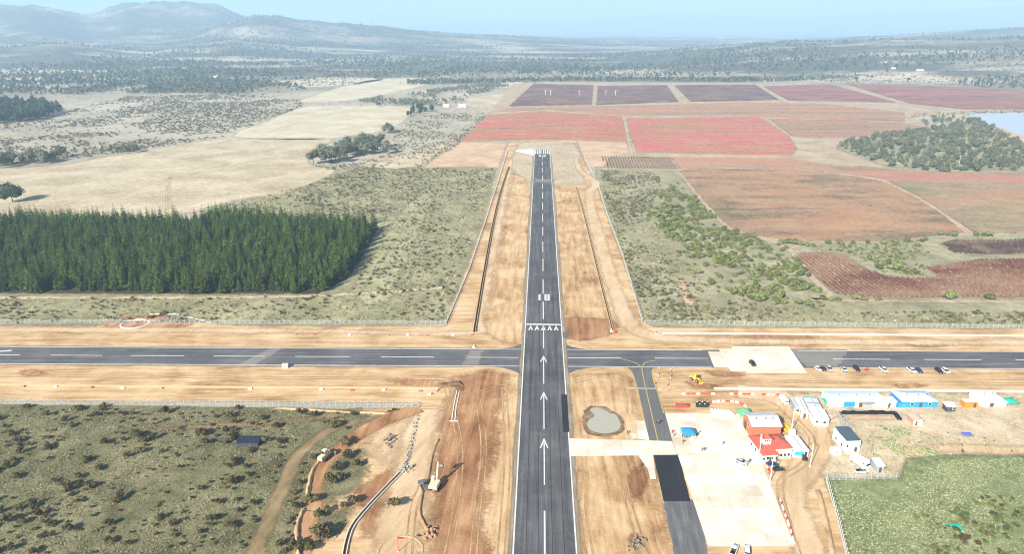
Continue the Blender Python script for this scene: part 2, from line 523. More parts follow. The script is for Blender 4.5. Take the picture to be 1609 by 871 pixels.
def build_terrain():
    az = np.concatenate((np.arange(-180, -52, 4.0), np.arange(-52, 52, 0.22), np.arange(52, 180, 4.0)))
    rr = np.concatenate(([0.0, 300.0, 800, 1500, 1900], 2000 * np.exp(np.linspace(0, math.log(16.0), 230))))
    A, Rr = np.meshgrid(np.radians(az), rr)
    X, Y = np.sin(A) * Rr, np.cos(A) * Rr
    Z = terrain_height(X.ravel(), Y.ravel())
    V = np.column_stack((X.ravel(), Y.ravel(), Z)).astype(np.float32)
    na, nr = len(az), len(rr)
    i, j = np.meshgrid(np.arange(nr - 1), np.arange(na), indexing='ij')
    a, b = (i * na + j).ravel(), (i * na + (j + 1) % na).ravel()
    c, d = ((i + 1) * na + (j + 1) % na).ravel(), ((i + 1) * na + j).ravel()
    Fc = np.column_stack((a, d, c, b))
    me = bpy.data.meshes.new('ground')
    me.vertices.add(len(V)); me.vertices.foreach_set('co', V.ravel())
    me.loops.add(Fc.size); me.loops.foreach_set('vertex_index', Fc.ravel().astype(np.int32))
    me.polygons.add(len(Fc)); me.polygons.foreach_set('loop_start', np.arange(0, Fc.size, 4, dtype=np.int32))
    me.polygons.foreach_set('use_smooth', np.ones(len(Fc), bool))
    me.update(); me.validate()
    bm = bmesh.new(); bm.from_mesh(me)
    bmesh.ops.remove_doubles(bm, verts=[v for v in bm.verts if v.co.length < 1], dist=0.1)
    bm.to_mesh(me); bm.free()
    o = link(bpy.data.objects.new('ground', me)); o['kind'] = 'structure'
    return o

def terrain_mat():
    t = NT('terrain_scrubland'); p = t.pos()
    big = t.noise(p, 1 / 420.0, 6, 0.62, 0.4)
    med = t.noise(p, 1 / 60.0, 5, 0.65)
    fin = t.noise(p, 1 / 7.0, 4, 0.7)
    dot = t.voro(p, 1 / 11.0)
    f = t.math('ADD', t.math('MULTIPLY', big, 0.5), t.math('ADD', t.math('MULTIPLY', med, 0.3), t.math('MULTIPLY', fin, 0.2)))
    c = t.ramp(f, [(0.34, (0.16, 0.145, 0.095)), (0.42, (0.29, 0.255, 0.185)), (0.50, (0.39, 0.345, 0.265)), (0.60, (0.50, 0.445, 0.35))])
    # bushes too far away to tell apart
    ln = t.n.new('ShaderNodeVectorMath'); ln.operation = 'LENGTH'; t.t.links.new(t.pos(), ln.inputs[0])
    dm = t.ramp(t.math('DIVIDE', ln.outputs['Value'], 4000.0), [(0.22, 0.0), (0.32, 1.0)])
    c = t.mix(t.math('MULTIPLY', t.ramp(dot, [(0.16, 0.85), (0.34, 0.0)]), dm), c, (0.050, 0.058, 0.036))
    # shorter grass tussocks close by
    c = t.mix(t.ramp(t.noise(p, 1 / 1.3, 4, .7), [(0.50, 0.0), (0.62, 0.45)]), c, (0.12, 0.115, 0.06))
    # farmland patches on the far plain
    cell = t.voro(t.pos((2.6, 1, 1), R(4)), 1 / 260.0, 'F1', 'Color')
    sep = t.n.new('ShaderNodeSeparateColor'); t.t.links.new(cell, sep.inputs[0])
    far = t.ramp(t.math('DIVIDE', ln.outputs['Value'], 4000.0), [(0.40, 0.0), (0.55, 1.0)])
    sz = t.n.new('ShaderNodeSeparateXYZ'); t.t.links.new(t.pos(), sz.inputs[0])
    low = t.ramp(t.math('DIVIDE', sz.outputs[2], 100.0), [(0.15, 1.0), (0.30, 0.0)])
    far = t.math('MULTIPLY', far, low)
    pale = t.math('MULTIPLY', t.ramp(sep.outputs[0], [(0.84, 0.0), (0.87, 0.7)]), far)
    c = t.mix(pale, c, (0.56, 0.49, 0.36))
    redf = t.math('MULTIPLY', t.ramp(sep.outputs[1], [(0.93, 0.0), (0.95, 0.5)]), far)
    c = t.mix(redf, c, (0.33, 0.12, 0.09))
    # woodland patches
    wood = t.noise(t.pos((2.2, 1, 1), R(-6)), 1 / 420.0, 7, 0.68, 0.3)
    c = t.mix(t.math('MULTIPLY', t.ramp(wood, [(0.44, 0.0), (0.52, 0.88)]), t.ramp(t.math('DIVIDE', ln.outputs['Value'], 4000.0), [(0.42, 0.0), (0.60, 1.0)])), c, t.ramp(fin, [(0.3, (0.030, 0.034, 0.028)), (0.7, (0.075, 0.078, 0.060))]))
    hill = t.ramp(t.math('DIVIDE', sz.outputs[2], 100.0), [(0.20, 0.0), (0.75, 0.80)])
    hw = t.math('MULTIPLY', hill, t.ramp(t.noise(p, 1 / 160.0, 6, 0.7, .4), [(0.40, 0.25), (0.58, 1.0)]))
    c = t.mix(hw, c, t.ramp(fin, [(0.3, (0.035, 0.045, 0.030)), (0.7, (0.11, 0.11, 0.07))]))
    t.color(c); t.bump(t.math('ADD', fin, dot), 0.8, 0.4)
    return t.mat

ground = build_terrain()
ground.data.materials.append(terrain_mat())

# ------------------------------------------------------------------ ground cover
L1, L2, L3, L4, L5 = 0.03, 0.06, 0.09, 0.12, 0.15
M_DRY = scrub('dry_grass_field', [(0.29, 0.225, 0.135), (0.40, 0.325, 0.21), (0.50, 0.42, 0.29), (0.60, 0.52, 0.38)], 45, 1.2, 0.25)
M_DRY2 = scrub('pale_stubble_field', [(0.34, 0.285, 0.185), (0.45, 0.39, 0.27), (0.54, 0.48, 0.355), (0.62, 0.56, 0.43)], 50, 1.5, 0.2)
M_MID = scrub('grey_green_scrub_ground', [(0.150, 0.140, 0.072), (0.235, 0.220, 0.118), (0.315, 0.290, 0.165), (0.44, 0.395, 0.245)], 26, 0.8, 0.4)
M_MIDR = scrub('grey_scrub_ground', [(0.165, 0.15, 0.080), (0.25, 0.232, 0.135), (0.335, 0.305, 0.19), (0.45, 0.405, 0.265)], 30, 0.8, 0.4)
M_OLIVE = scrub('olive_pasture', [(0.074, 0.070, 0.032), (0.135, 0.126, 0.060), (0.198, 0.182, 0.094), (0.30, 0.26, 0.15)], 22, 0.7, 0.5)
M_GREEN = scrub('green_pasture', [(0.095, 0.115, 0.045), (0.165, 0.195, 0.082), (0.24, 0.270, 0.128), (0.36, 0.345, 0.20)], 24, 0.7, 0.45)
M_YARD = scrub('yard_earth', [(0.27, 0.22, 0.12), (0.42, 0.335, 0.21), (0.53, 0.43, 0.29), (0.62, 0.51, 0.36)], 24, 0.9, 0.25)
M_FIELD = scrub('field_track_earth', [(0.25, 0.19, 0.12), (0.35, 0.265, 0.175), (0.43, 0.34, 0.235), (0.51, 0.42, 0.31)], 30, 1.0, 0.2)
M_DIRT_X = soil('graded_earth_cross', (0.24, 0.135, 0.065), (0.45, 0.30, 0.155), (0.58, 0.425, 0.245), (0.67, 0.535, 0.355), 0.0, 8, 26)
M_DIRT_Y = soil('graded_earth_strip', (0.24, 0.130, 0.060), (0.45, 0.292, 0.148), (0.57, 0.412, 0.238), (0.66, 0.522, 0.345), R(88), 7, 26)
M_RED = soil('red_subsoil', (0.16, 0.075, 0.035), (0.30, 0.150, 0.070), (0.40, 0.225, 0.115), (0.52, 0.34, 0.195), R(86), 14, 26, 0.5)
M_SAND = soil('sandy_track', (0.42, 0.295, 0.17), (0.53, 0.39, 0.24), (0.60, 0.46, 0.30), (0.66, 0.53, 0.37), R(70), 8, 24, 0.12)
M_GRAVEL = soil('grey_gravel', (0.33, 0.27, 0.18), (0.42, 0.355, 0.245), (0.49, 0.425, 0.305), (0.56, 0.49, 0.365), R(88), 6, 40, 0.1)
M_PINK = soil('pinkish_bare_earth', (0.36, 0.24, 0.15), (0.49, 0.345, 0.225), (0.57, 0.425, 0.295), (0.63, 0.50, 0.36), R(20), 4, 24, 0.1)
M_WORN = soil('worn_grass_track', (0.11, 0.085, 0.042), (0.19, 0.145, 0.075), (0.27, 0.205, 0.11), (0.36, 0.27, 0.155), R(75), 8, 14, .2)
M_SAGE = scrub('sage_grass', [(0.19, 0.185, 0.09), (0.28, 0.275, 0.145), (0.36, 0.345, 0.20), (0.45, 0.42, 0.27)], 16, .7, .35)
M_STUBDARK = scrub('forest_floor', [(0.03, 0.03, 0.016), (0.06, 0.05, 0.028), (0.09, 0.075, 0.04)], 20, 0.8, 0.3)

PX = {}
PX['mid_left'] = [(-160, 440), (0, 462), (300, 463), (505, 463), (545, 440), (605, 350), (560, 345), (480, 345), (360, 350), (310, 350), (335, 326), (400, 310), (480, 290), (520, 270), (560, 262), (640, 262), (665, 258), (780, 262), (760, 345), (730, 430), (704, 506), (640, 511), (0, 512), (-160, 512)]
PX['pale_a'] = [(366, 214), (420, 190), (478, 168), (560, 166), (645, 169), (640, 186), (610, 203), (560, 212), (490, 219)]
PX['pale_b'] = [(-60, 285), (30, 264), (150, 249), (250, 233), (345, 218), (420, 218), (520, 219), (497, 236), (487, 258), (530, 266), (500, 284), (470, 296), (440, 306), (390, 311), (340, 322), (290, 336), (150, 345), (0, 345), (-60, 345)]
PX['pale_c'] = [(470, 159), (520, 141), (575, 127), (630, 122), (690, 126), (655, 137), (610, 147), (545, 158)]
PX['pale_d'] = [(405, 131), (520, 121), (600, 124), (555, 132), (470, 137)]
PX['pale_e'] = [(-60, 124), (40, 123), (92, 126), (60, 133), (0, 140), (-60, 145)]
PX['pale_f'] = [(735, 152), (790, 148), (805, 152), (790, 166), (740, 168), (725, 160)]
PX['pale_g'] = [(770, 132), (822, 128), (812, 136), (775, 138)]
PX['pale_h'] = [(560, 262), (600, 248), (660, 236), (720, 216), (700, 240), (660, 262)]
PX['olive'] = [(-160, 632), (0, 636), (420, 641), (560, 644), (600, 660), (560, 688), (500, 735), (480, 800), (468, 890), (-160, 890)]
PX['mid_right'] = [(936, 262), (1000, 262), (1060, 267), (1100, 312), (1150, 360), (1190, 372), (1240, 390), (1290, 382), (1440, 374), (1540, 367), (1680, 372), (1680, 520), (1300, 516), (1030, 515), (1010, 505), (1000, 470), (975, 400), (950, 330), (937, 290)]
PX['green_r'] = [(1297, 755), (1415, 752), (1425, 722), (1480, 716), (1720, 716), (1720, 900), (1332, 900)]
PX['graded'] = [(-160, 512), (150, 513), (190, 499), (235, 497), (300, 505), (360, 512), (700, 514), (704, 505), (730, 430), (760, 350), (783, 275), (797, 226), (820, 221), (865, 219), (905, 221), (916, 250), (937, 290), (950, 330), (975, 400), (1000, 470), (1010, 505), (1030, 515), (1300, 516), (1720, 520), (1720, 620), (1300, 618), (1236, 622), (1236, 652), (1296, 690), (1283, 745), (1298, 755), (1340, 910), (462, 910), (478, 800), (500, 735), (560, 688), (600, 660), (560, 645), (660, 640), (660, 633), (0, 631), (-160, 628)]
PX['yard'] = [(1236, 618), (1720, 620), (1720, 716), (1480, 716), (1425, 722), (1412, 752), (1297, 753), (1283, 745), (1270, 700), (1240, 650)]
PX['north_left'] = [(658, 264), (690, 243), (722, 223), (797, 225), (784, 264), (740, 262)]
PX['north_right'] = [(906, 222), (985, 224), (992, 240), (960, 246), (950, 262), (936, 262), (922, 262)]
PX['gravel'] = [(800, 262), (812, 232), (822, 224), (902, 224), (912, 262), (918, 288), (872, 292), (836, 300), (826, 282)]
PX['farm'] = [(722, 223), (768, 178), (805, 132), (840, 128), (1200, 131), (1520, 124), (1720, 118), (1720, 176), (1520, 176), (1430, 186), (1480, 204), (1400, 214), (1320, 228), (1360, 252), (1470, 272), (1720, 272), (1720, 374), (1540, 369), (1440, 376), (1290, 384), (1240, 392), (1190, 374), (1150, 362), (1100, 314), (1060, 268), (950, 262), (985, 224)]

soft_sheet('scrub_ground', PX['mid_left'], L1, M_MID, 4)
soft_sheet('scrub_ground', PX['mid_right'], L1, M_MIDR, 3)
soft_sheet('olive_pasture', PX['olive'], L1, M_OLIVE, 1.5)
for k in 'abcdefgh':
    soft_sheet('dry_field', PX['pale_' + k], L1 + 0.012 + 0.012 * (k in 'h'), M_DRY if k in 'bfh' else M_DRY2, 5, 3, 10)
sheet('farm_ground', world_poly([beyond(*p) for p in PX['farm']], 0, 1.0, 10), L1 + 0.02, M_FIELD)
soft_sheet('graded_earth', PX['graded'], L2, M_DIRT_X, 1.8)
soft_sheet('yard_ground', PX['yard'], L2 + 0.01, M_YARD, 2.5)
soft_sheet('green_pasture', PX['green_r'], L2 + 0.02, M_GREEN, 1.2)
soft_sheet('bare_earth', PX['north_left'], L2 + 0.012, M_PINK, 4)
soft_sheet('bare_earth', PX['north_right'], L2 + 0.012, M_PINK, 4)
# runway strip: earth bladed lengthwise
soft_sheet('strip_earth', [(758, 520), (782, 420), (802, 300), (812, 250), (836, 240), (868, 240), (880, 300), (905, 300), (925, 400), (945, 470), (962, 522), (890, 542), (820, 545), (790, 540)], L2 + 0.018, M_DIRT_Y, 4)
soft_sheet('strip_earth', [(822, 590), (806, 910), (640, 910), (700, 700), (735, 600), (770, 590)], L2 + 0.018, M_DIRT_Y, 4)
soft_sheet('strip_earth', [(888, 592), (905, 720), (910, 910), (1070, 910), (1030, 754), (1010, 700), (1000, 620), (985, 590), (940, 588)], L2 + 0.018, M_DIRT_Y, 3)
soft_sheet('red_earth', [(705, 596), (760, 586), (792, 590), (785, 640), (774, 700), (762, 790), (755, 930), (682, 930), (688, 800), (686, 720), (700, 640), (712, 610)], L2 + 0.026, M_RED, 5, 2, 3)
soft_sheet('red_earth', [(600, 742), (628, 728), (630, 745), (612, 768), (585, 790), (552, 800), (560, 770)], L2 + 0.026, M_RED, 2.2, 2, 2)
soft_sheet('red_earth', [(575, 800), (610, 780), (622, 800), (604, 842), (566, 850)], L2 + 0.026, M_RED, 2.5, 2, 2)
soft_sheet('red_earth', [(160, 512), (185, 500), (250, 497), (305, 505), (280, 516), (200, 519)], L2 + 0.026, M_RED, 3.0, 2, 3)
for q in ([(30, 582), (60, 580), (72, 590), (40, 594)], [(1400, 605), (1440, 602), (1460, 608), (1420, 611)], [(1410, 540), (1460, 538), (1500, 544), (1440, 546)], [(610, 596), (700, 598), (716, 612), (640, 608)], [(985, 745), (1010, 735), (1020, 765), (995, 790)], [(985, 850), (998, 838), (1008, 850), (1000, 866)], [(1110, 582), (1160, 586), (1170, 592), (1120, 592)], [(880, 500), (965, 505), (955, 528), (890, 532)], [(1150, 527), (1260, 526), (1290, 533), (1180, 534)], [(1080, 600), (1130, 606), (1120, 612), (1085, 608)]):
    soft_sheet('damp_earth', q, L2 + 0.026, M_RED, 2.6, 3, 2)
soft_sheet('gravel_ground', PX['gravel'], L2 + 0.026, M_GRAVEL, 4, 2, 5)
# tracks
soft_ribbon('dirt_track', [(905, 250), (912, 268), (936, 288), (926, 305), (934, 350), (955, 420), (975, 480), (992, 512), (1030, 530), (1120, 535), (1300, 538), (1700, 541)], [5, 7, 9, 8, 9, 9, 9, 10, 9, 7, 6, 6], L3, M_SAND, 2.4)
soft_ribbon('dirt_track', [(-100, 517), (200, 519), (500, 521), (735, 524), (752, 500), (770, 420), (790, 320), (803, 250)], [6, 6, 5, 5, 5, 5, 5, 5], L3, M_SAND, 2.4)
soft_ribbon('dirt_track', [(1160, 615), (1225, 625), (1262, 655), (1282, 690), (1272, 726), (1250, 758), (1247, 790), (1258, 830), (1272, 890)], [12, 13, 12, 11, 10, 9, 8, 9, 10], L3, M_SAND, 1.8)
soft_ribbon('dirt_track', [(1420, 712), (1500, 704), (1600, 708), (1720, 706)], 5, L3, M_SAND, 2.4)
soft_ribbon('dirt_track', [(672, 645), (655, 690), (648, 740), (640, 790), (620, 850), (600, 910)], [10, 12, 12, 13, 13, 14], L3 - 0.002, M_SAND, 3)
soft_sheet('sandy_clearing', [(655, 648), (610, 664), (570, 690), (572, 715), (600, 735), (625, 722), (640, 690)], L2 + 0.026, M_SAND, 3, 2, 3)
soft_sheet('olive_pasture', [(508, 738), (530, 714), (556, 704), (578, 716), (580, 745), (552, 782), (520, 798), (498, 796), (499, 768)], L2 + 0.03, M_OLIVE, 2, 3, 2)
soft_sheet('olive_pasture', [(492, 812), (530, 800), (556, 792), (545, 826), (520, 850), (498, 858), (489, 838)], L2 + 0.03, M_OLIVE, 2, 3, 2)
soft_sheet('sage_grass', [(548, 462), (575, 420), (612, 356), (650, 310), (690, 296), (668, 340), (640, 410), (612, 476), (580, 480)], L1 + .02, M_SAGE, 3)
soft_ribbon('red_track', [(660, 642), (590, 668), (535, 705), (503, 735), (491, 775), (492, 800), (480, 840), (482, 910)], [7, 7, 6, 5.5, 5.5, 6, 6, 7], L3 + 0.01, M_RED, 0.8)
soft_ribbon('dirt_track', [(600, 655), (530, 672), (478, 705), (455, 745), (430, 800), (405, 860), (395, 910)], [3, 4, 5, 5, 5, 5, 5], L3 - 0.006, M_WORN, 1.4)
soft_ribbon('dirt_track', [(570, 645), (480, 660), (380, 668), (300, 672), (225, 678)], [4, 4, 3.5, 3, 2], L3 - 0.008, M_WORN, 1.6)
soft_ribbon('dirt_track', [(700, 452), (545, 463), (300, 468), (-100, 468)], 4, L3 - 0.02, M_YARD, 2)
for q in ([(560, 470), (600, 410), (650, 340), (690, 290)], [(630, 470), (660, 400), (700, 320), (720, 280)], [(690, 480), (705, 430), (735, 340)]):
    soft_ribbon('faint_track', q, 1.6, L3 - 0.02, M_MIDR, 0.8)
soft_ribbon('faint_track', [(1085, 480), (1075, 455), (1065, 440)], 5, L3 - 0.02, M_PINK, 2.0)
for q in ([(262, 330), (262, 300), (266, 278)], [(266, 330), (266, 300), (269, 278)], [(190, 306), (260, 282), (330, 258), (420, 236), (480, 222)], [(420, 208), (470, 192), (520, 178)], [(60, 318), (150, 300), (250, 276)]):
    soft_ribbon('faint_track', q, 1.3, L3 - 0.02, M_YARD, 0.7)
M_TRACK = soil('churned_track', (0.26, 0.155, 0.075), (0.38, 0.245, 0.125), (0.46, 0.315, 0.17), (0.55, 0.40, 0.235), R(80), 4, 12, .1)
_tz = [0.0]
def tyre(path, m):
    W = catmull([G(*p) for p in path], 5)
    for sgn in (-1, 1):
        Q = []; _tz[0] += .0007
        for i, p in enumerate(W):
            d = (W[min(i + 1, len(W) - 1)] - W[max(i - 1, 0)]).normalized(); Q.append(p + Vector((-d.y, d.x)) * (.95 * sgn))
        soft_ribbon('tyre_track', Q, .5, L3 + .004 + _tz[0], m, .5, 1)
for q in ([(560, 652), (620, 642), (690, 640), (740, 622), (800, 604)], [(702, 610), (722, 700), (716, 800), (700, 890)], [(748, 610), (760, 700), (750, 800), (742, 890)], [(792, 610), (797, 720), (786, 890)], [(640, 890), (650, 800), (664, 762)], [(920, 740), (915, 800), (930, 890)], [(975, 730), (990, 800), (1020, 890)], [(-50, 535), (400, 538), (800, 541)], [(-50, 590), (400, 594), (700, 596)], [(1050, 597), (1300, 601), (1650, 605)], [(1250, 660), (1276, 692), (1262, 730), (1226, 760), (1240, 830), (1260, 890)], [(905, 600), (950, 592), (985, 610), (990, 650)]):
    tyre(q, M_TRACK)
# tracks between the crop fields
for path, w in [([(980, 180), (988, 222), (993, 243)], 5), ([(1190, 138), (1232, 160), (1262, 178)], 7), ([(1200, 186), (1245, 216)], 5), ([(1312, 131), (1420, 163)], 9), ([(1052, 134), (1078, 163)], 11), ([(936, 134), (933, 167)], 8), ([(1388, 285), (1440, 310), (1490, 342), (1524, 367)], 6),
                ([(1515, 127), (1609, 142), (1700, 158)], 9), ([(770, 178), (725, 222), (690, 244), (662, 262)], 5), ([(800, 168), (838, 130)], 7), ([(800, 148), (860, 150), (1060, 153), (1070, 152)], 5), ([(1066, 268), (1100, 312), (1150, 362), (1200, 374), (1240, 392), (1270, 430), (1305, 462), (1350, 473), (1700, 474)], 4.5)]:
    soft_ribbon('field_track', path, w, L3 + 0.02, M_FIELD, 1.2)

# ------------------------------------------------------------------ lake and puddle
def water_mat(name, col, rough):
    t = NT(name); t.color(col); t.rough(rough); t.spec(0.5)
    t.bump(t.noise(t.pos(), 1.2, 3, 0.6), 0.03, 0.25); return t.mat
sheet('lake', world_poly([(1522, 182), (1545, 179), (1720, 176), (1720, 216), (1609, 213), (1590, 207), (1575, 203), (1560, 198), (1540, 192)], 3), 0.35, water_mat('lake_water', (0.40, 0.43, 0.50), 0.22))
sheet('lake_shore', world_poly([(1575, 204), (1592, 206), (1612, 212), (1720, 215), (1720, 240), (1600, 226), (1578, 216)], 3, 0.6, 6), 0.30, M_PINK)
sheet('wet_mud', world_poly([(917, 650), (924, 640), (947, 639), (962, 646), (977, 655), (981, 671), (974, 683), (950, 687), (926, 683), (916, 671)], 4, 0.25, 1.2), L3 + 0.005, soil('wet_mud', (0.10, 0.065, 0.038), (0.17, 0.11, 0.062), (0.24, 0.165, 0.10), (0.34, 0.25, 0.16), 0, 2, 6, 0.2))
sheet('puddle', world_poly([(927, 645), (934, 641), (947, 644), (957, 650), (967, 652), (973, 661), (975, 671), (968, 679), (950, 682), (933, 679), (923, 671), (925, 661), (934, 655), (930, 649)], 4), L3 + 0.02, water_mat('puddle_water', (0.37, 0.355, 0.285), 0.12))

# ================================================================== runways, taxiways, aprons
def asphalt(name, base, vary=0.22, rz=0.0, stretch=26.0, wear=(0.16, 0.155, 0.145)):
    t = NT(name); p = t.pos(); ps = t.pos((stretch, 1, 1), rz)
    lane = t.noise(ps, 1 / 1.5, 4, 0.6, 0.1); big = t.noise(p, 1 / 22.0, 5, 0.6, 0.3); fin = t.noise(p, 2.2, 3, 0.6)
    f = t.math('ADD', t.math('MULTIPLY', lane, 0.48), t.math('ADD', t.math('MULTIPLY', big, 0.38), t.math('MULTIPLY', fin, 0.14)))
    c = t.ramp(f, [(0.34, tuple(x * (1 - vary) for x in base)), (0.5, base), (0.66, tuple(x * (1 + vary * 1.6) for x in base))])
    w = t.noise(p, 1 / 8.0, 6, 0.7, 1.2)
    c = t.mix(t.ramp(w, [(0.53, 0.0), (0.74, 0.60)]), c, wear)
    t.color(c); t.rough(0.85); t.bump(fin, 0.03, 0.3)
    return t.mat
M_ASPH_Y = asphalt('runway_asphalt', (0.088, 0.087, 0.092), 0.5, R(87.8))
M_ASPH_X = asphalt('cross_runway_asphalt', (0.105, 0.104, 0.109), 0.5, R(0.4))
M_ASPH_T = asphalt('taxiway_asphalt', (0.125, 0.122, 0.120), 0.2, R(80))
M_ASPH_OLD = asphalt('old_grey_asphalt', (0.12, 0.12, 0.12), 0.45, R(84), 10)
M_ASPH_NEW = asphalt('fresh_black_asphalt', (0.022, 0.022, 0.027), 0.3, R(80), 26, (0.03, 0.03, 0.033))
M_ASPH_PALE = asphalt('pale_worn_asphalt', (0.20, 0.188, 0.170), 0.2, R(0.4))
def marking_mat(name, c):
    t = NT(name); n = t.noise(t.pos(), 1.4, 4, 0.65)
    t.color(t.mix(t.ramp(n, [(0.34, 0.7), (0.56, 0.0)]), c, tuple(x * 0.55 for x in c))); t.rough(0.7); return t.mat
M_WHITE = marking_mat('white_marking', (0.70, 0.69, 0.66))
M_YELLOW = marking_mat('yellow_marking', (0.50, 0.39, 0.12))

RW0, RW1 = Vector((9.3, 161.7)), Vector((36.65, 856.5))
RD = (RW1 - RW0).normalized(); RN = Vector((RD.y, -RD.x))     # along and right of the runway
def rw(s, t): return RW0 + RD * s + RN * t                    # s metres past the frame's lower edge, t right of centre
RL = (RW1 - RW0).length + 4
CR0, CR1 = G(0, 558.5), G(1609, 566.5)
CD = (CR1 - CR0).normalized(); CN = Vector((-CD.y, CD.x))     # along (rightwards) and away from the camera
def cr(s, t): return CR0 + CD * s + CN * t
HW, HC = 9.3, 8.9

runway = sheet('runway', [rw(-220, -HW), rw(-220, HW), rw(RL, HW), rw(RL, -HW)], L4, M_ASPH_Y)
xr = [cr(-420, -HC), cr(900, -HC), cr(900, HC), cr(-420, HC)]
cross = sheet('cross_runway', xr, L4 - 0.012, M_ASPH_X)
sheet('worn_asphalt_strip', [cr(112, -HC + .5), cr(119.5, -HC + .5), cr(126, HC - .5), cr(120.5, HC - .5)], L4 - 0.004, M_ASPH_PALE, cross)
sheet('worn_asphalt_strip', world_poly([(1238, 550), (1330, 550), (1318, 578), (1268, 578)], 0, .5, 2), L4 - 0.004, M_ASPH_PALE, cross)
# rounded corners where the two runways meet
def meet(sx, sy, r=11.0):
    # intersection of runway edge and cross runway edge
    a, b = rw(0, sx * HW), cr(0, sy * HC)
    A = np.array([[RD.x, -CD.x], [RD.y, -CD.y]]); s, t = np.linalg.solve(A, np.array([b.x - a.x, b.y - a.y]))
    c = a + RD * s; u, v = CD * sx, RD * sy
    P = [c - u * 0.5 - v * 0.5, c - v * 0.5 + u * r * 1.6]
    n = 9
    for i in range(n + 1):
        th = math.pi / 2 * i / n
        P.append(c + u * (r * 1.6 * (1 - math.sin(th))) + v * (r * (1 - math.cos(th))))
    P.append(c + v * r - u * 0.5)
    sheet('corner_fillet', P, L4 - 0.02, M_ASPH_X, cross)
for sx in (-1, 1):
    for sy in (-1, 1): meet(sx, sy, 9 if sy > 0 else 11)

def quad(name, parent, z, mat, fn, s0, s1, t0, t1):
    return sheet(name, [fn(s0, t0), fn(s0, t1), fn(s1, t1), fn(s1, t0)], z, mat, parent, None)
ZM = L4 + 0.012
def rs_of(py, px=853):   # distance along the runway of a photo row
    return (G(px, py) - RW0).dot(RD)
for t in (-9.0, 9.0): quad('edge_line', runway, ZM, M_WHITE, rw, -220, RL - 18, t - .21, t + .21)
bar = rs_of(510.5)
quad('threshold_bar', runway, ZM, M_WHITE, rw, bar - .75, bar + .75, -8.6, 8.6)
def chevron(s, t, w, h, th, parent=runway, name='arrow_head'):
    # an open arrow head pointing along the runway
    P = [rw(s, t - .12), rw(s, t + .12), rw(s - h, t + w), rw(s - h, t + w - th), rw(s - th * h / w * 1.05, t), rw(s - h, t - w + th), rw(s - h, t - w)]
    return sheet(name, P, ZM, M_WHITE, parent, None)
for k in range(-2, 3): chevron(rs_of(512.5), k * 3.15, 1.2, 5.6, .62)
def stripe(s0, s1, w=.24): quad('centre_stripe', runway, ZM, M_WHITE, rw, s0, s1, -w, w)
# paving lane joints
M_SEAM = paint('bitumen_joint', (0.030, 0.030, 0.032), .8, .1)
M_DUST = soil('blown_dust', (0.20, 0.17, 0.13), (0.25, 0.215, 0.165), (0.30, 0.26, 0.20), (0.36, 0.31, 0.24), R(88), 8, 10, .05)
for t in (-5.4, -1.9, 2.2, 5.6): quad('paving_joint', runway, L4 + .004, M_SEAM, rw, -220, RL - 40, t - .09, t + .09)
for sgn in (-1, 1):
    o = soft_ribbon('blown_dust', [rw(s_, sgn * 9.9) for s_ in range(-160, int(RL) - 40, 30)], [random.uniform(1.0, 2.6) for _ in range(-160, int(RL) - 40, 30)], L4 + .006, M_DUST, 1.0)
for sgn, z_ in ((-1, .004), (1, .005)):
    o = soft_ribbon('blown_dust', [cr(s_, sgn * 9.3) for s_ in list(range(-120, 225, 24))], [random.uniform(.8, 2.2) for _ in range(-120, 225, 24)], L4 + z_ - .012, M_DUST, 1.0)
soft_sheet('worn_asphalt_patch', [rw(rs_of(284) - 9, -8.7), rw(rs_of(284) - 9, 8.7), rw(rs_of(284) + 9, 8.7), rw(rs_of(284) + 9, -8.7)], L4 + .007, M_ASPH_PALE, 3.5)
soft_sheet('worn_asphalt_patch', [cr(cs_ - 5, -8) for cs_ in ((G(745, 562) - CR0).dot(CD),)] + [cr((G(745, 562) - CR0).dot(CD) + 3, -8), cr((G(745, 562) - CR0).dot(CD) + 4, 8), cr((G(745, 562) - CR0).dot(CD) - 3, 8)], L4 - .003, M_ASPH_PALE, 1.6)
# arrows before the displaced threshold
for tip, tail in ((560, 604), (617, 675), (690, 763)):
    s1, s0 = rs_of(tip), rs_of(tail)
    chevron(s1, 0, 1.55, 6.2, .45); stripe(s0, s1 - 2.8, .19)
stripe(rs_of(548), rs_of(513) - 1.4, .19)
stripe(rs_of(804), rs_of(804) - 30); stripe(rs_of(804) - 50, rs_of(804) - 80)
# dashes past the threshold
s = rs_of(502); k = 0
while s < RL - 40:
    stripe(s, min(s + 24, RL - 30)); s += 24 + 14.5; k += 1
    if k == 1: s = rs_of(462)
# the figures 18, read by a pilot landing away from the camera
S18 = rs_of(472.5); H18 = 9.0
quad('figure_one', runway, ZM + .004, M_WHITE, rw, S18, S18 + H18, -2.55, -1.45)
for (a, b, c, d) in ((0, H18, .75, 1.65), (0, H18, 2.65, 3.55), (0, 1.7, 1.66, 2.64), (H18 - 1.7, H18, 1.66, 2.64), (H18 / 2 - .8, H18 / 2 + .8, 1.66, 2.64)):
    quad('figure_eight', runway, ZM + .004, M_WHITE, rw, S18 + a, S18 + b, c, d)
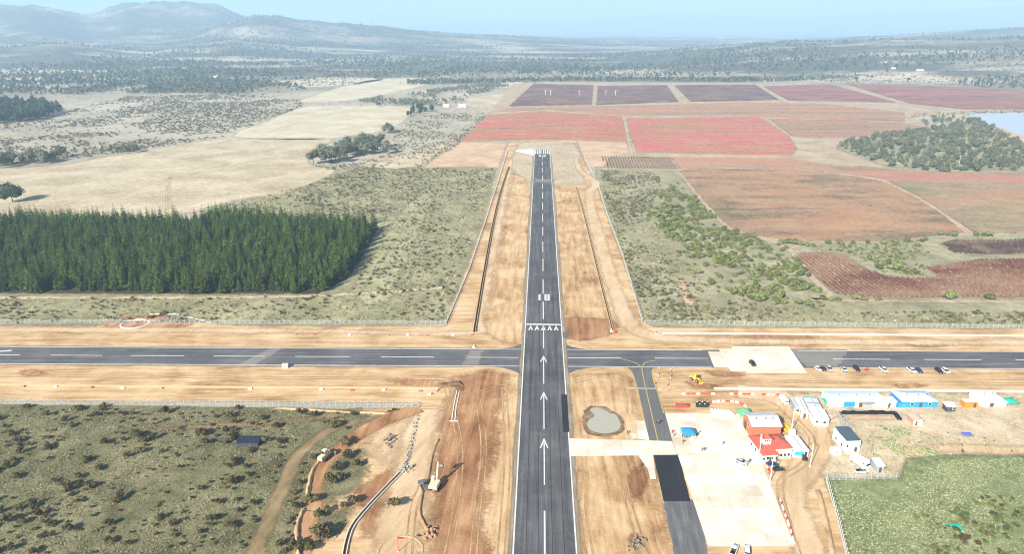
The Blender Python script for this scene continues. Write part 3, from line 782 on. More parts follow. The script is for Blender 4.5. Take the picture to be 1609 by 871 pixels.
# far threshold
quad('threshold_bar', runway, ZM, M_WHITE, rw, RL - 4, RL - 1.5, -9.3, 9.3)
for k in range(8):
    t = (-8.1, -5.9, -3.7, -1.6, 1.6, 3.7, 5.9, 8.1)[k]; quad('threshold_stripe', runway, ZM, M_WHITE, rw, RL - 36, RL - 6, t - .6, t + .6)
for t in (-2.6, 2.6):
    quad('figure_stroke', runway, ZM, M_WHITE, rw, RL - 52, RL - 44, t - 1.5, t + 1.5)
sheet('turn_pad', [rw(RL - 2, -HW - .1), rw(RL - 4, -HW - 20), rw(RL - 16, -HW - 24), rw(RL - 42, -HW - 4), rw(RL - 44, -HW - .1)], L4 + .01, M_WHITE)
# cross runway markings
for t in (-8.6, 8.6):
    a = (rw(0, 0) - CR0).dot(CD)
    # butt the lines against the runway edges
    def hit(side, tt):
        b = cr(0, tt); c = rw(0, side * HW)
        A = np.array([[CD.x, -RD.x], [CD.y, -RD.y]]); q = np.linalg.solve(A, np.array([c.x - b.x, c.y - b.y])); return q[0]
    h0, h1 = hit(-1, t) - 1.2, hit(1, t) + 1.2
    quad('edge_line', cross, ZM - .008, M_WHITE, cr, -420, h0, t - .21, t + .21)
    e = (G(1110, 563) - CR0).dot(CD)
    quad('edge_line', cross, ZM - .008, M_WHITE, cr, h1, e, t - .21, t + .21)
    quad('edge_line', cross, ZM - .008, M_WHITE, cr, (G(1256, 563) - CR0).dot(CD) + (2 if t > 0 else 7), 900, t - .21, t + .21)
def cs(px): return (G(px, 562) - CR0).dot(CD)
for a, b in ((-60, 26), (75, 157), (203, 287), (334, 415), (463, 550), (598, 682), (735, 815), (892, 975), (1028, 1112), (1306, 1395), (1447, 1536), (1589, 1680)):
    quad('centre_stripe', cross, ZM - .008, M_WHITE, cr, cs(a), cs(b), -.24, .24)
sheet('figure_stroke', [cr(-6, 3.6), cr(2.0, 5.3), cr(2.3, 4.1), cr(-6, 2.5)], ZM - .008, M_WHITE, cross, None)
# taxiway from the cross runway to the apron
taxi = sheet('taxiway', world_poly([(972, 576), (985, 579), (996, 590), (1004, 618), (1013, 660), (1021, 696), (1057, 696), (1045, 650), (1035, 618), (1026, 592), (1025, 582), (1034, 576.5)]), L4 - 0.03, M_ASPH_T)
sheet('taxiway', world_poly([(1042, 786), (1098, 786), (1118, 910), (1068, 910)], 0, .15, 2), L4 - .002, M_ASPH_OLD)
sheet('fresh_asphalt', world_poly([(1026, 714), (1066, 714), (1085, 789), (1043, 789)], 0, .05, 2), L4 + .004, M_ASPH_NEW)
sheet('fresh_asphalt', world_poly([(881.5, 621), (891, 621), (894.5, 680), (884.5, 680)]), L4 + .02, M_ASPH_NEW)
sheet('fresh_asphalt', world_poly([(884, 522), (892, 522), (893, 532), (885, 532)]), L4 + .02, M_ASPH_T)
for path, w in (([(984, 578), (992, 585), (997, 598), (1004, 630), (1011, 660)], .5), ([(1008, 577), (1012, 600), (1020, 635), (1034, 695)], .35), ([(1028, 579), (1025, 585), (1027, 598), (1035, 622), (1043, 650)], .5),
                ([(976, 565), (993, 569), (1003, 574), (1008, 578)], .4), ([(1031, 567), (1015, 570), (1009, 576)], .4)):
    ribbon('yellow_line', path, w, L4 + .015, M_YELLOW, 5, 0, taxi, None)
ribbon('white_line', [(987, 611), (1040, 611.5)], .5, L4 + .015, M_WHITE, 2, 0, taxi, None)

# ------------------------------------------------------------------ concrete pads in slabs
def concrete_mat():
    t = NT('pale_concrete'); p = t.pos(); n = t.noise(p, 1 / 9.0, 5, 0.6, 0.4); f = t.noise(p, 1.2, 4, 0.65)
    r = t.rnd()
    g = t.math('ADD', t.math('MULTIPLY', n, .55), t.math('ADD', t.math('MULTIPLY', f, .25), t.math('MULTIPLY', r, .2)))
    t.color(t.ramp(g, [(0.32, (0.50, 0.435, 0.335)), (0.48, (0.635, 0.575, 0.465)), (0.66, (0.72, 0.675, 0.58))])); t.rough(.8)
    t.bump(f, .02, .2); return t.mat
M_CONC = concrete_mat()
M_JOINT = paint('concrete_joint', (0.36, 0.305, 0.225), 0.9, 0.1)
def clip_half(P, n, d):
    out = []
    for i in range(len(P)):
        a, b = P[i], P[(i + 1) % len(P)]; da, db = a.dot(n) - d, b.dot(n) - d
        if da >= 0: out.append(a)
        if (da >= 0) != (db >= 0): out.append(a.lerp(b, da / (da - db)))
    return out
def area(P): return 0.5 * abs(sum(P[i].cross(P[(i + 1) % len(P)]) for i in range(len(P))))
def slabs(root, convex, u, v, size, z):
    """cut a convex polygon into slabs along u, v with open joints; each slab is a piece"""
    us, vs = [p.dot(u) for p in convex], [p.dot(v) for p in convex]; g = 0.04
    nu, nv = max(1, round((max(us) - min(us)) / size)), max(1, round((max(vs) - min(vs)) / size))
    du, dv = (max(us) - min(us)) / nu, (max(vs) - min(vs)) / nv
    for i in range(nu):
        for j in range(nv):
            P = convex
            a, b = min(us) + i * du + g, min(us) + (i + 1) * du - g
            c, d = min(vs) + j * dv + g, min(vs) + (j + 1) * dv - g
            for n, k in ((u, a), (-u, -b), (v, c), (-v, -d)):
                P = clip_half(P, n, k)
                if len(P) < 3: break
            if len(P) < 3 or area(P) < 0.3: continue
            if sum(P[q].cross(P[(q + 1) % len(P)]) for q in range(len(P))) < 0: P = P[::-1]
            m = len(P)
            vsx = [(p.x, p.y, z) for p in P] + [(p.x, p.y, z - .05) for p in P]
            mesh_obj('concrete_slab', vsx, [tuple(range(m))] + [(q, m + q, m + (q + 1) % m, (q + 1) % m) for q in range(m)], M_CONC, root)
def pad(name, px_list, size, z):
    """px_list: convex pieces that make up the pad"""
    root = None
    for k, px in enumerate(px_list):
        P = world_poly(px)
        if root is None:
            root = sheet(name, P, z - .03, M_JOINT)
            base_u = (P[1] - P[0]).normalized(); base_v = Vector((-base_u.y, base_u.x))
        else: sheet('pad_base', P, z - .03 - .002 * k, M_JOINT, root, None)
        slabs(root, P, base_u, base_v, size, z)
    return root
apron = pad('apron', [[(1065, 716), (1192, 716), (1249, 860), (1113, 860)], [(1045, 650.5), (1166, 651), (1191.5, 715.6), (1064, 715.6), (1057, 694)], [(894, 690), (1056, 694.4), (1063.5, 715.6), (897, 718)],
     [(1000, 662), (1013, 662), (1020.5, 693), (1003, 690.2)], [(991, 682), (1000, 682), (1002, 690), (993, 690)], [(1003, 717), (1026, 716.4), (1031, 754), (1022, 754), (1018, 738)]], 6.0, L5)
pad('concrete_pad', [[(1112, 553), (1244.6, 553), (1262, 578), (1122, 578)], [(1129, 549), (1241.8, 549), (1244.4, 552.8), (1131, 552.8)], [(1149, 545), (1239, 545), (1241.6, 548.8), (1151, 548.8)], [(1145, 578.2), (1262.2, 578.2), (1266, 583.8), (1148, 583.8)], [(1172, 584), (1266.2, 584), (1268.4, 587), (1173, 587)]], 6.5, L5)
# ================================================================== VEGETATION
def leaf_cloud(name, lobes, nq, qs, mat, seed, core=0.72, flat=0.0):
    """crown of many small leaf clumps on and inside a set of lobes (cx,cy,cz,rx,ry,rz), over darker inner masses"""
    rs = np.random.default_rng(seed); vs, fs = [], []
    vol = np.array([l[3] * l[4] * l[5] for l in lobes]) ** 0.67; vol = vol / vol.sum()
    for (cx, cy, cz, rx, ry, rz), fr in zip(lobes, vol):
        m = max(4, int(nq * fr))
        for _ in range(m):
            d = rs.normal(0, 1, 3); d /= np.linalg.norm(d) + 1e-9
            if d[2] < -0.35: d[2] *= -0.6
            k = rs.uniform(0.72, 1.10)
            p = np.array([cx + d[0] * rx * k, cy + d[1] * ry * k, max(0.03, cz + d[2] * rz * k)])
            n = d + rs.normal(0, 0.55, 3); n[2] += 0.25; n /= np.linalg.norm(n) + 1e-9
            u = np.cross(n, rs.normal(0, 1, 3)); u /= np.linalg.norm(u) + 1e-9; w = np.cross(n, u)
            s1, s2 = qs * rs.uniform(0.6, 1.5), qs * rs.uniform(0.5, 1.1)
            b = len(vs)
            vs += [tuple(p - u * s1), tuple(p + w * s2 * rs.uniform(.5, 1)), tuple(p + u * s1), tuple(p - w * s2 * rs.uniform(.5, 1) - n * s2 * .3)]
            fs.append((b, b + 1, b + 2, b + 3))
        if core:
            bm = bmesh.new(); bmesh.ops.create_icosphere(bm, subdivisions=1, radius=1.0); b = len(vs)
            for v in bm.verts:
                j = core * rs.uniform(0.8, 1.15)
                vs.append((cx + v.co.x * rx * j, cy + v.co.y * ry * j, max(0.0, cz + v.co.z * rz * j)))
            fs += [tuple(b + v.index for v in f.verts) for f in bm.faces]; bm.free()
    me = bpy.data.meshes.new(name); me.from_pydata(vs, [], fs); me.materials.append(mat); me.update()
    return me

def tpl(me):   # a template that is only instanced, never linked itself
    return bpy.data.objects.new(me.name, me)

def rlobes(rs, n, r, h, spread=0.55, low=0.35):
    out = []
    for _ in range(n):
        a, q = rs.uniform(0, 6.283), r * spread * math.sqrt(rs.uniform(0, 1))
        k = rs.uniform(0.42, 0.68)
        out.append((math.cos(a) * q, math.sin(a) * q, h * rs.uniform(low, 0.72), r * k, r * k * rs.uniform(.8, 1.2), h * rs.uniform(.26, .40)))
    return out

def pine_mesh(name, h, r, seed, mat, whorls=13, per=9):
    rs = np.random.default_rng(seed); vs, fs = [], []
    z0 = h * 0.10
    for i in range(whorls):
        f = i / (whorls - 1); z = z0 + (h - z0 - 0.5) * f
        rad = r * (1 - f) ** 0.8 * rs.uniform(0.82, 1.12) + 0.10
        n = max(4, int(per * (1 - 0.45 * f))); a0 = rs.uniform(0, 6.28)
        for k in range(n):
            a = a0 + 6.283 * k / n + rs.normal(0, .12); L = rad * rs.uniform(0.72, 1.18)
            d = np.array([math.cos(a), math.sin(a), 0]); t = np.array([-math.sin(a), math.cos(a), 0])
            wd = L * rs.uniform(0.24, 0.36) + 0.05; up = L * rs.uniform(-0.05, 0.30); base = np.array([0, 0, z])
            tip = base + d * L + np.array([0, 0, up]); mid = base + d * L * 0.55 + np.array([0, 0, up * .2 + rs.normal(0, .08)])
            b = len(vs); dz = np.array([0, 0, -wd * .55])
            vs += [tuple(base + np.array([0, 0, .25])), tuple(mid + t * wd + dz), tuple(tip), tuple(mid - t * wd + dz), tuple(mid + np.array([0, 0, wd * .35]))]
            fs += [(b, b + 4, b + 1), (b + 1, b + 4, b + 2), (b + 2, b + 4, b + 3), (b + 3, b + 4, b)]
    b = len(vs); vs += [(0.18, 0, h - .9), (-.09, .16, h - .9), (-.09, -.16, h - .9), (0, 0, h + .5)]
    fs += [(b, b + 1, b + 3), (b + 1, b + 2, b + 3), (b + 2, b, b + 3)]
    me = bpy.data.meshes.new(name); me.from_pydata(vs, [], fs); me.materials.append(mat); me.update(); return me

def trunk_mesh(name, h, r, mat, limbs=3, seed=1):
    rs = random.Random(seed); mb = MB()
    mb.tube((0, 0, -.1), (rs.uniform(-.1, .1), rs.uniform(-.1, .1), h * .55), r, 6, 0, r * .7)
    mb.tube((0, 0, h * .5), (rs.uniform(-.3, .3), rs.uniform(-.3, .3), h), r * .72, 5, 0, r * .25)
    for k in range(limbs):
        a = rs.uniform(0, 6.28); z = h * rs.uniform(.4, .7); L = h * rs.uniform(.25, .4)
        mb.tube((0, 0, z), (math.cos(a) * L, math.sin(a) * L, z + L * .7), r * .4, 4, 0, r * .12)
    me = bpy.data.meshes.new(name); me.from_pydata(mb.v, [], mb.f); me.materials.append(mat); me.update(); return me

M_BARK = paint('bark', (0.10, 0.07, 0.045), 0.95, 0.05, 0.3)
M_PINE = foliage('pine_needles', (0.009, 0.019, 0.002), (0.030, 0.056, 0.006), (0.105, 0.150, 0.018), 0.04, 0.45, 0.8)
M_OLB = foliage('dry_thorn_leaves', (0.040, 0.034, 0.014), (0.085, 0.070, 0.026), (0.150, 0.118, 0.045), 0.045, 0.35, 1.3)
M_GRB = foliage('green_shrub_leaves', (0.060, 0.075, 0.022), (0.125, 0.145, 0.045), (0.21, 0.225, 0.085), 0.05, 0.35, 1.2)
M_GYB = foliage('grey_shrub_leaves', (0.055, 0.055, 0.030), (0.115, 0.112, 0.066), (0.185, 0.175, 0.110), 0.03, 0.35, 1.2)
M_EUC = foliage('eucalyptus_leaves', (0.050, 0.058, 0.034), (0.110, 0.120, 0.074), (0.195, 0.200, 0.130), 0.03, 0.30, 0.5)
M_EVG = foliage('evergreen_leaves', (0.012, 0.026, 0.014), (0.028, 0.048, 0.024), (0.060, 0.080, 0.040), 0.02, 0.25, 0.7)
M_TUFT = foliage('pale_grass_tuft', (0.11, 0.105, 0.045), (0.22, 0.21, 0.10), (0.52, 0.50, 0.36), 0.06, 0.6, 2.6)
M_TUFTG = foliage('green_grass_tuft', (0.12, 0.14, 0.055), (0.22, 0.245, 0.115), (0.56, 0.58, 0.42), 0.06, 0.6, 2.6)

rsv = np.random.default_rng(5)
bush_me = [leaf_cloud('bush_foliage', rlobes(rsv, 5, 1.0, 1.25), 190, 0.17, M_OLB, 20 + i) for i in range(4)]
shrub_me = [leaf_cloud('shrub_foliage', rlobes(rsv, 4, 1.0, 1.1), 130, 0.18, M_GRB, 30 + i) for i in range(4)]
grey_me = [leaf_cloud('grey_shrub_foliage', rlobes(rsv, 4, 1.0, 1.0), 90, 0.20, M_GYB, 40 + i) for i in range(3)]
tuft_me = [leaf_cloud('tuft_leaves', [(0, 0, .2, .5, .5, .38)], 14, 0.22, M_TUFT, 50 + i, 0.0) for i in range(3)]
tuftg_me = [leaf_cloud('tuft_leaves', [(0, 0, .2, .5, .5, .38)], 14, 0.22, M_TUFTG, 60 + i, 0.0) for i in range(3)]
pine_me = [pine_mesh('pine_crown', 13.2, 2.9, 70 + i, M_PINE, 12, 11) for i in range(4)]
pine_tr = trunk_mesh('pine_trunk', 12.4, 0.2, M_BARK, 0)
euc_me = [leaf_cloud('tree_crown', rlobes(rsv, 8, 4.2, 11.5, .72, .42), 430, 0.55, M_EUC, 80 + i, 0.66) for i in range(4)]
euc_tr = trunk_mesh('tree_trunk', 8.0, 0.28, M_BARK, 4, 3)
far_me = [leaf_cloud('far_tree', rlobes(rsv, 4, 4.0, 9.0, .6, .4), 70, 0.9, M_EUC, 90 + i, .8) for i in range(3)]
fard_me = [leaf_cloud('far_tree', rlobes(rsv, 4, 3.4, 10.0, .6, .4), 70, 0.9, M_EVG, 95 + i, .8) for i in range(3)]
farb_me = [leaf_cloud('far_bush', rlobes(rsv, 3, 1.6, 1.8), 24, 0.5, M_GYB, 100 + i, .8) for i in range(3)]
T_bush, T_shrub, T_grey = [tpl(m) for m in bush_me], [tpl(m) for m in shrub_me], [tpl(m) for m in grey_me]
T_tuft, T_tuftg, T_pine = [tpl(m) for m in tuft_me], [tpl(m) for m in tuftg_me], [tpl(m) for m in pine_me]
T_far, T_fard, T_farb = [tpl(m) for m in far_me], [tpl(m) for m in fard_me], [tpl(m) for m in farb_me]

def z3(p, z): return np.column_stack((p, np.full(len(p), z)))

# ---- pine plantation: the trees of the front and side as things, the rest as one mass
PX['pines'] = [(-260, 461), (0, 461), (300, 462), (500, 462), (541, 441), (575, 396), (594, 360), (560, 352), (420, 347), (350, 340), (300, 356), (270, 350), (120, 348), (-260, 348)]
PP = world_poly(PX['pines'])
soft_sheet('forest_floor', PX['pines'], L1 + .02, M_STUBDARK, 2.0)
def grid_in(poly, sp, jit):
    x0, x1 = min(p.x for p in poly), max(p.x for p in poly); y0, y1 = min(p.y for p in poly), max(p.y for p in poly)
    X, Y = np.meshgrid(np.arange(x0, x1, sp), np.arange(y0, y1, sp)); X, Y = X.ravel(), Y.ravel()
    X = X + RNG.normal(0, jit, len(X)); Y = Y + RNG.normal(0, jit, len(Y))
    k = inside(poly, X, Y); return np.column_stack((X[k], Y[k]))
pp = grid_in(PP, 4.4, 0.85)
pp = pp[RNG.uniform(0, 1, len(pp)) > 0.10]
def px_of(p):   # photo column and row of ground points
    d = p[:, 1] * math.cos(PITCH) + CAM_H * math.sin(PITCH)
    return 804.5 + FPX * p[:, 0] / d, 435.5 + FPX * (CAM_H * math.cos(PITCH) - p[:, 1] * math.sin(PITCH)) / d
pxx, pyy = px_of(pp)
pp, pxx = pp[(pxx > -230)], pxx[pxx > -230]
def edge_dist(poly, p):
    best = np.full(len(p), 1e9)
    for i in range(len(poly)):
        a, b = np.array(poly[i]), np.array(poly[(i + 1) % len(poly)]); ab = b - a
        t = np.clip(((p - a) @ ab) / (ab @ ab), 0, 1); best = np.minimum(best, np.linalg.norm(p - (a + t[:, None] * ab), axis=1))
    return best
score = pp[:, 1] + np.where(pxx < -5, 500, 0)          # nearest rows first
idx = np.argsort(score); front = idx[:300]; rest = idx[300:]
ps = RNG.uniform(0.66, 1.20, len(pp)) * np.where(fbm(pp[:, 0] / 25, pp[:, 1] / 25, 3, 8) > 0.56, 1.06, 0.96)
for n, i in enumerate(front):
    t = empty('pine_tree', (pp[i, 0], pp[i, 1], L1), RNG.uniform(0, 6.28)); s = ps[i]; t.scale = (s * .97, s * .97, s)
    tag(t, 'dark green pine in the front rows of the dense plantation', 'pine tree', 'pines in the front rows of the plantation')
    link(bpy.data.objects.new('trunk', pine_tr), t); link(bpy.data.objects.new('crown', pine_me[n % 4]), t)
scatter('pine_plantation', z3(pp[rest], L1), np.column_stack((ps[rest] * .97, ps[rest] * .97, ps[rest])), T_pine, 'dense dark green pine plantation behind its front rows', 'forest')

# ---- single trees
def trees(poly_px, n, h0, h1, label, group, me=euc_me, dark=False, cat='tree', seed=0, rad=1.0):
    P = world_poly(poly_px); q = rand_in(P, n * 3, (), np.random.default_rng(100 + seed + n)); sel = []
    for a in q:                                   # keep crowns apart
        if all((a[0] - b[0]) ** 2 + (a[1] - b[1]) ** 2 > 9 for b in sel): sel.append(a)
        if len(sel) >= n: break
    r2 = random.Random(n)
    for k, a in enumerate(sel):
        h = r2.uniform(h0, h1); s = h / 11.5
        t = empty('tree', (a[0], a[1], 0.05), r2.uniform(0, 6.28)); t.scale = (s * rad * r2.uniform(.9, 1.15), s * rad * r2.uniform(.9, 1.15), s)
        tag(t, label, cat, group)
        link(bpy.data.objects.new('trunk', euc_tr), t); link(bpy.data.objects.new('crown', me[k % len(me)]), t)
evg_me = [leaf_cloud('tree_crown', rlobes(rsv, 8, 4.6, 11.5, .6, .36), 460, 0.5, M_EVG, 180 + i, 0.7) for i in range(2)]
trees([(484, 263), (530, 262), (548, 250), (610, 242), (614, 234), (575, 229), (530, 241), (488, 252)], 34, 12, 19, 'grey green tree in the clump beside the pale dry fields', 'trees in the clump beside the dry fields')
trees([(603, 213), (619, 211), (614, 205), (604, 207)], 4, 11, 15, 'small tree at the corner between the two pale fields', 'trees at the corner of the pale fields')
trees([(640, 184), (672, 177), (692, 174), (650, 171)], 14, 9, 13, 'dark tree by the farm sheds beyond the pale field', 'trees by the farm sheds', evg_me)
trees([(-14, 266), (60, 259), (104, 253), (100, 246), (0, 257)], 26, 10, 15, 'grey tree in the row bordering the large pale field', 'trees along the large pale field')
trees([(150, 246), (218, 240), (214, 234), (160, 238)], 18, 6, 9, 'low tree in the thicket behind the large pale field', 'thicket behind the large pale field')
trees([(590, 168), (640, 166), (645, 160), (600, 160)], 14, 7, 11, 'tree in the copse behind the sloping pale field', 'trees in the copse')
GROVE = [(1316, 234), (1332, 222), (1380, 214), (1440, 207), (1500, 197), (1528, 190), (1556, 200), (1578, 212), (1600, 222), (1640, 232), (1640, 270), (1470, 271), (1400, 263), (1360, 250)]
trees(GROVE, 200, 5.6, 9.4, 'grey green tree in the grove beside the lake', 'trees of the grove beside the lake', euc_me, False, 'tree', 3, 1.25)
trees([(1425, 196), (1470, 186), (1520, 186), (1500, 196), (1440, 200)], 18, 6, 9, 'small tree on the spit between lake and pink field', 'trees on the spit by the lake')
soft_sheet('grove_floor', GROVE, L1 + .05, M_MIDR, 4, 2, 8)
gq = rand_in(world_poly(GROVE), 480, (), np.random.default_rng(77))
scatter('grove_undergrowth', z3(gq, 0.03), RNG.uniform(.4, .72, len(gq)), [tpl(m) for m in euc_me], 'grey green undergrowth between the grove trees beside the lake', 'trees')
lt = empty('tree', (*G(20, 317), 0.05), 1.0)
lt.scale = (1.4, 1.4, 1.4)
tag(lt, 'lone round dark evergreen with a long shadow on the pale field', 'tree')
link(bpy.data.objects.new('trunk', euc_tr), lt)
link(bpy.data.objects.new('crown', leaf_cloud('tree_crown', [(0, 0, 6.6, 6.2, 6.2, 4.6), (3.6, 1, 5.2, 4.4, 4.2, 3.6), (-4, -1, 5.4, 4.4, 4.5, 3.6), (0, 3, 8.6, 4.2, 4, 3.2), (1, -3, 5.2, 4.6, 4.2, 3.8)], 900, .55, M_EVG, 7, .8)), lt)

# ---- bushes that can be told apart
OL = world_poly([(-100, 634), (0, 640), (640, 646), (560, 690), (505, 730), (480, 800), (470, 900), (-100, 900)])
def clustered(poly, n, fs, thr, rng, holes=()):
    q = rand_in(poly, n * 8, holes, rng); d = fbm(q[:, 0] / fs, q[:, 1] / fs, 3, 21)
    q = q[rng.uniform(0, 1, len(q)) < np.clip((d - thr) * 6, 0.03, 1)]
    return q[:n]
tr1 = ribbon_pts([(600, 655), (530, 672), (478, 705), (455, 745), (430, 800), (405, 860), (395, 910)], 6)
TRK = [tr1[0] + tr1[1][::-1]]; tr2 = ribbon_pts([(660, 642), (590, 668), (535, 705), (503, 735), (491, 775), (492, 800), (480, 840), (482, 910)], 7)
TRK.append(tr2[0] + tr2[1][::-1])
def bushes(name, q, s0, s1, meshes, label, group, cat, z=L1, rs=random.Random(3)):
    for k, a in enumerate(q):
        s = rs.uniform(s0, s1) * (1.35 if rs.random() < .15 else 1)
        o = link(bpy.data.objects.new(name, meshes[k % len(meshes)])); o.location = (a[0], a[1], z)
        o.rotation_euler = (0, 0, rs.uniform(0, 6.28)); o.scale = (s, s * rs.uniform(.8, 1.2), s * rs.uniform(1.0, 1.4))
        tag(o, label, cat, group)
qo = clustered(OL, 185, 40, 0.30, np.random.default_rng(2), TRK)
bushes('thorn_bush', qo, .8, 1.75, bush_me, 'dark olive thorn bush casting a black shadow on the olive pasture', 'thorn bushes on the olive pasture', 'bush')
q2 = np.array([tuple(G(*p)) for p in [(468, 800), (500, 815), (508, 845), (505, 838), (522, 760), (535, 755), (545, 700), (525, 672), (556, 792), (540, 800), (515, 808), (488, 790), (484, 868), (465, 866), (440, 860), (532, 740), (548, 722), (560, 735), (618, 800)]])
bushes('thorn_bush', q2, 1.3, 2.4, bush_me, 'dark olive thorn bush beside the curving red track', 'thorn bushes beside the red track', 'bush')
BAND = [(1040, 300), (1062, 285), (1095, 312), (1140, 358), (1200, 376), (1245, 396), (1268, 432), (1300, 464), (1290, 486), (1210, 480), (1140, 462), (1080, 425), (1045, 380), (1015, 330)]
qb = clustered(world_poly(BAND), 900, 20, 0.36, np.random.default_rng(4))
srt = np.argsort(qb[:, 1])
bushes('green_shrub', qb[srt[:150]], 1.2, 2.6, shrub_me, 'leafy yellow green shrub in the thicket beside the brown crop field', 'green shrubs beside the crop field', 'shrub')
scatter('green_thicket', z3(qb[srt[150:]], L1), RNG.uniform(1.1, 2.7, len(qb) - 150), T_shrub, 'yellow green thicket along the brown crop field', 'shrubs')
hedge = [(1228, 383), (1238, 384), (1247, 385), (1256, 386), (1268, 387), (1278, 388), (1300, 384), (1318, 385), (1340, 384), (1362, 384), (1388, 385), (1405, 382), (1425, 380), (1448, 381), (1455, 378), (1440, 388), (1478, 370), (1488, 371), (1500, 372), (1532, 371), (1545, 371), (1552, 372), (1366, 408), (1376, 413), (1388, 418), (1380, 424), (1398, 424), (1410, 426), (1425, 429), (1436, 431), (1395, 415), (1306, 474), (1316, 474), (1345, 473), (1358, 474), (1494, 472), (1555, 472), (1380, 474)]
bushes('hedge_shrub', np.array([tuple(G(*p)) for p in hedge]), 1.8, 3.0, shrub_me, 'round green shrub in the gully between the crop fields', 'shrubs in the gully between the crop fields', 'shrub', L2)
# ---- the countless rest
def stuff(name, px, n, s0, s1, T, label, cat, fs=30, thr=0.35, z=L1, seed=0, holes=()):
    rg = np.random.default_rng(1000 + seed); q = clustered(world_poly(px), n, fs, thr, rg, holes)
    return scatter(name, z3(q, z), rg.uniform(s0, s1, len(q)), T, label, cat)
ml = [(-120, 468), (300, 470), (545, 464), (608, 352), (560, 346), (360, 346), (340, 326), (420, 308), (500, 285), (560, 264), (640, 264), (775, 266), (755, 345), (724, 430), (698, 506), (640, 509), (-120, 509)]
stuff('low_scrub', ml, 2300, 0.45, 1.25, T_bush[:2] + T_grey, 'low dark shrubs dotted over the ground between pines and runway', 'shrubs', 22, .33, L1, 1)
stuff('grass_tufts', ml, 5200, 0.6, 1.5, T_tuft, 'pale grass tufts between the pine plantation and the runway fence', 'grass', 30, .3, L1, 2)
mr = [(945, 268), (1035, 272), (1040, 300), (1015, 330), (1045, 385), (1080, 428), (1140, 465), (1210, 484), (1300, 490), (1640, 492), (1640, 512), (1020, 510), (1006, 480), (982, 410), (958, 335), (944, 295)]
stuff('low_scrub', mr, 1700, 0.5, 1.3, T_bush[:1] + T_grey + T_shrub[:1], 'low grey shrubs dotted beside the sandy track right of the runway', 'shrubs', 22, .35, L1, 3)
stuff('grass_tufts', mr, 3200, 0.6, 1.5, T_tuft, 'pale grass tufts over the grey ground right of the runway', 'grass', 30, .3, L1, 4)
stuff('low_scrub', [(1300, 388), (1440, 378), (1460, 400), (1430, 414), (1455, 420), (1450, 436), (1380, 432), (1345, 402), (1300, 394)], 260, .5, 1.3, T_shrub, 'low green scrub in the gully between crop fields', 'shrubs', 15, .3, L2, 5)
stuff('pasture_tufts', [(-120, 636), (640, 648), (560, 690), (505, 730), (480, 800), (470, 900), (-120, 900)], 15000, 0.22, 0.62, T_tuft, 'pale grass tufts speckling the olive pasture', 'grass', 24, .30, L1, 6, TRK)
stuff('low_scrub', [(-120, 640), (640, 650), (560, 690), (505, 730), (480, 800), (470, 900), (-120, 900)], 420, 0.3, 0.75, T_bush, 'small dark undergrowth on the olive pasture', 'shrubs', 18, .36, L1, 7, TRK)
stuff('pasture_tufts', [(1302, 758), (1415, 756), (1428, 724), (1640, 720), (1680, 900), (1336, 900)], 12000, 0.22, 0.62, T_tuftg, 'pale green grass tufts over the pasture behind the mesh fence', 'grass', 24, .3, L2 + .02, 8)
stuff('low_scrub', [(1420, 800), (1640, 770), (1680, 900), (1440, 900)], 260, .4, 1.2, T_shrub + T_bush[:1], 'low scrub round the turquoise tarpaulin', 'shrubs', 14, .4, L2 + .02, 9)
stuff('yard_weeds', [(1330, 665), (1480, 680), (1560, 690), (1600, 715), (1430, 718), (1400, 750), (1370, 712), (1360, 680)], 900, .4, 1.0, T_tuftg, 'green weeds in the camp yard', 'weeds', 12, .45, L2 + .01, 10)
gap = [(480, 300), (560, 265), (520, 268), (492, 262), (612, 243), (622, 206), (650, 186), (700, 178), (768, 178), (722, 223), (690, 243), (656, 266), (590, 300), (600, 340), (470, 322), (420, 316)]
stuff('grey_scrub', gap, 1300, .6, 1.8, T_grey + T_shrub[:1], 'grey scrub between the pale fields and the runway', 'shrubs', 30, .36, L1, 11)
farl = [(-100, 262), (40, 258), (150, 246), (345, 217), (420, 190), (478, 166), (470, 158), (405, 146), (200, 152), (100, 176), (60, 186), (-100, 205)]
stuff('grey_scrub', farl, 6500, .55, 1.35, T_farb, 'grey scrubland dotted with bushes beyond the pale field', 'shrubs', 60, .35, 0, 12)
stuff('woods', [(-100, 200), (30, 192), (66, 186), (102, 178), (60, 168), (-100, 163)], 800, 1.3, 2.0, T_fard, 'dark wood at the edge of the grey scrubland', 'woods', 60, .2, 0, 13)
stuff('woods', [(-100, 153), (130, 149), (300, 147), (430, 150), (482, 140), (420, 128), (250, 127), (90, 130), (60, 138), (-100, 146)], 2600, .55, 1.1, T_far + T_fard[:1], 'belt of grey woods across the plain', 'woods', 90, .38, 0, 14)
stuff('woods', [(560, 160), (700, 140), (770, 132), (800, 136), (740, 150), (720, 170), (660, 168)], 700, .5, .9, T_far, 'grey woods beyond the dry fields', 'woods', 60, .4, 0, 15)
stuff('tree_belt', [(640, 134), (900, 128), (1200, 129), (1500, 122), (1700, 118), (1700, 112), (1500, 118), (1200, 124), (900, 124), (640, 128)], 2600, .6, 1.1, T_far + T_fard, 'dark belt of trees along the far side of the crop fields', 'trees', 60, .2, 0, 16)
far = [(-100, 126), (300, 122), (640, 124), (900, 122), (1200, 120), (1700, 108), (1700, 96), (1100, 100), (640, 96), (-100, 98)]
stuff('far_woods', far, 5200, .5, 1.2, T_far + T_fard[:1], 'scattered woods on the hazy plain', 'woods', 220, .42, 0, 17)
stuff('lake_scrub', [(1520, 180), (1700, 176), (1700, 170), (1440, 178), (1430, 184)], 260, .5, 1.1, T_farb, 'low scrub on the far lake shore', 'shrubs', 30, .2, 0, 18)
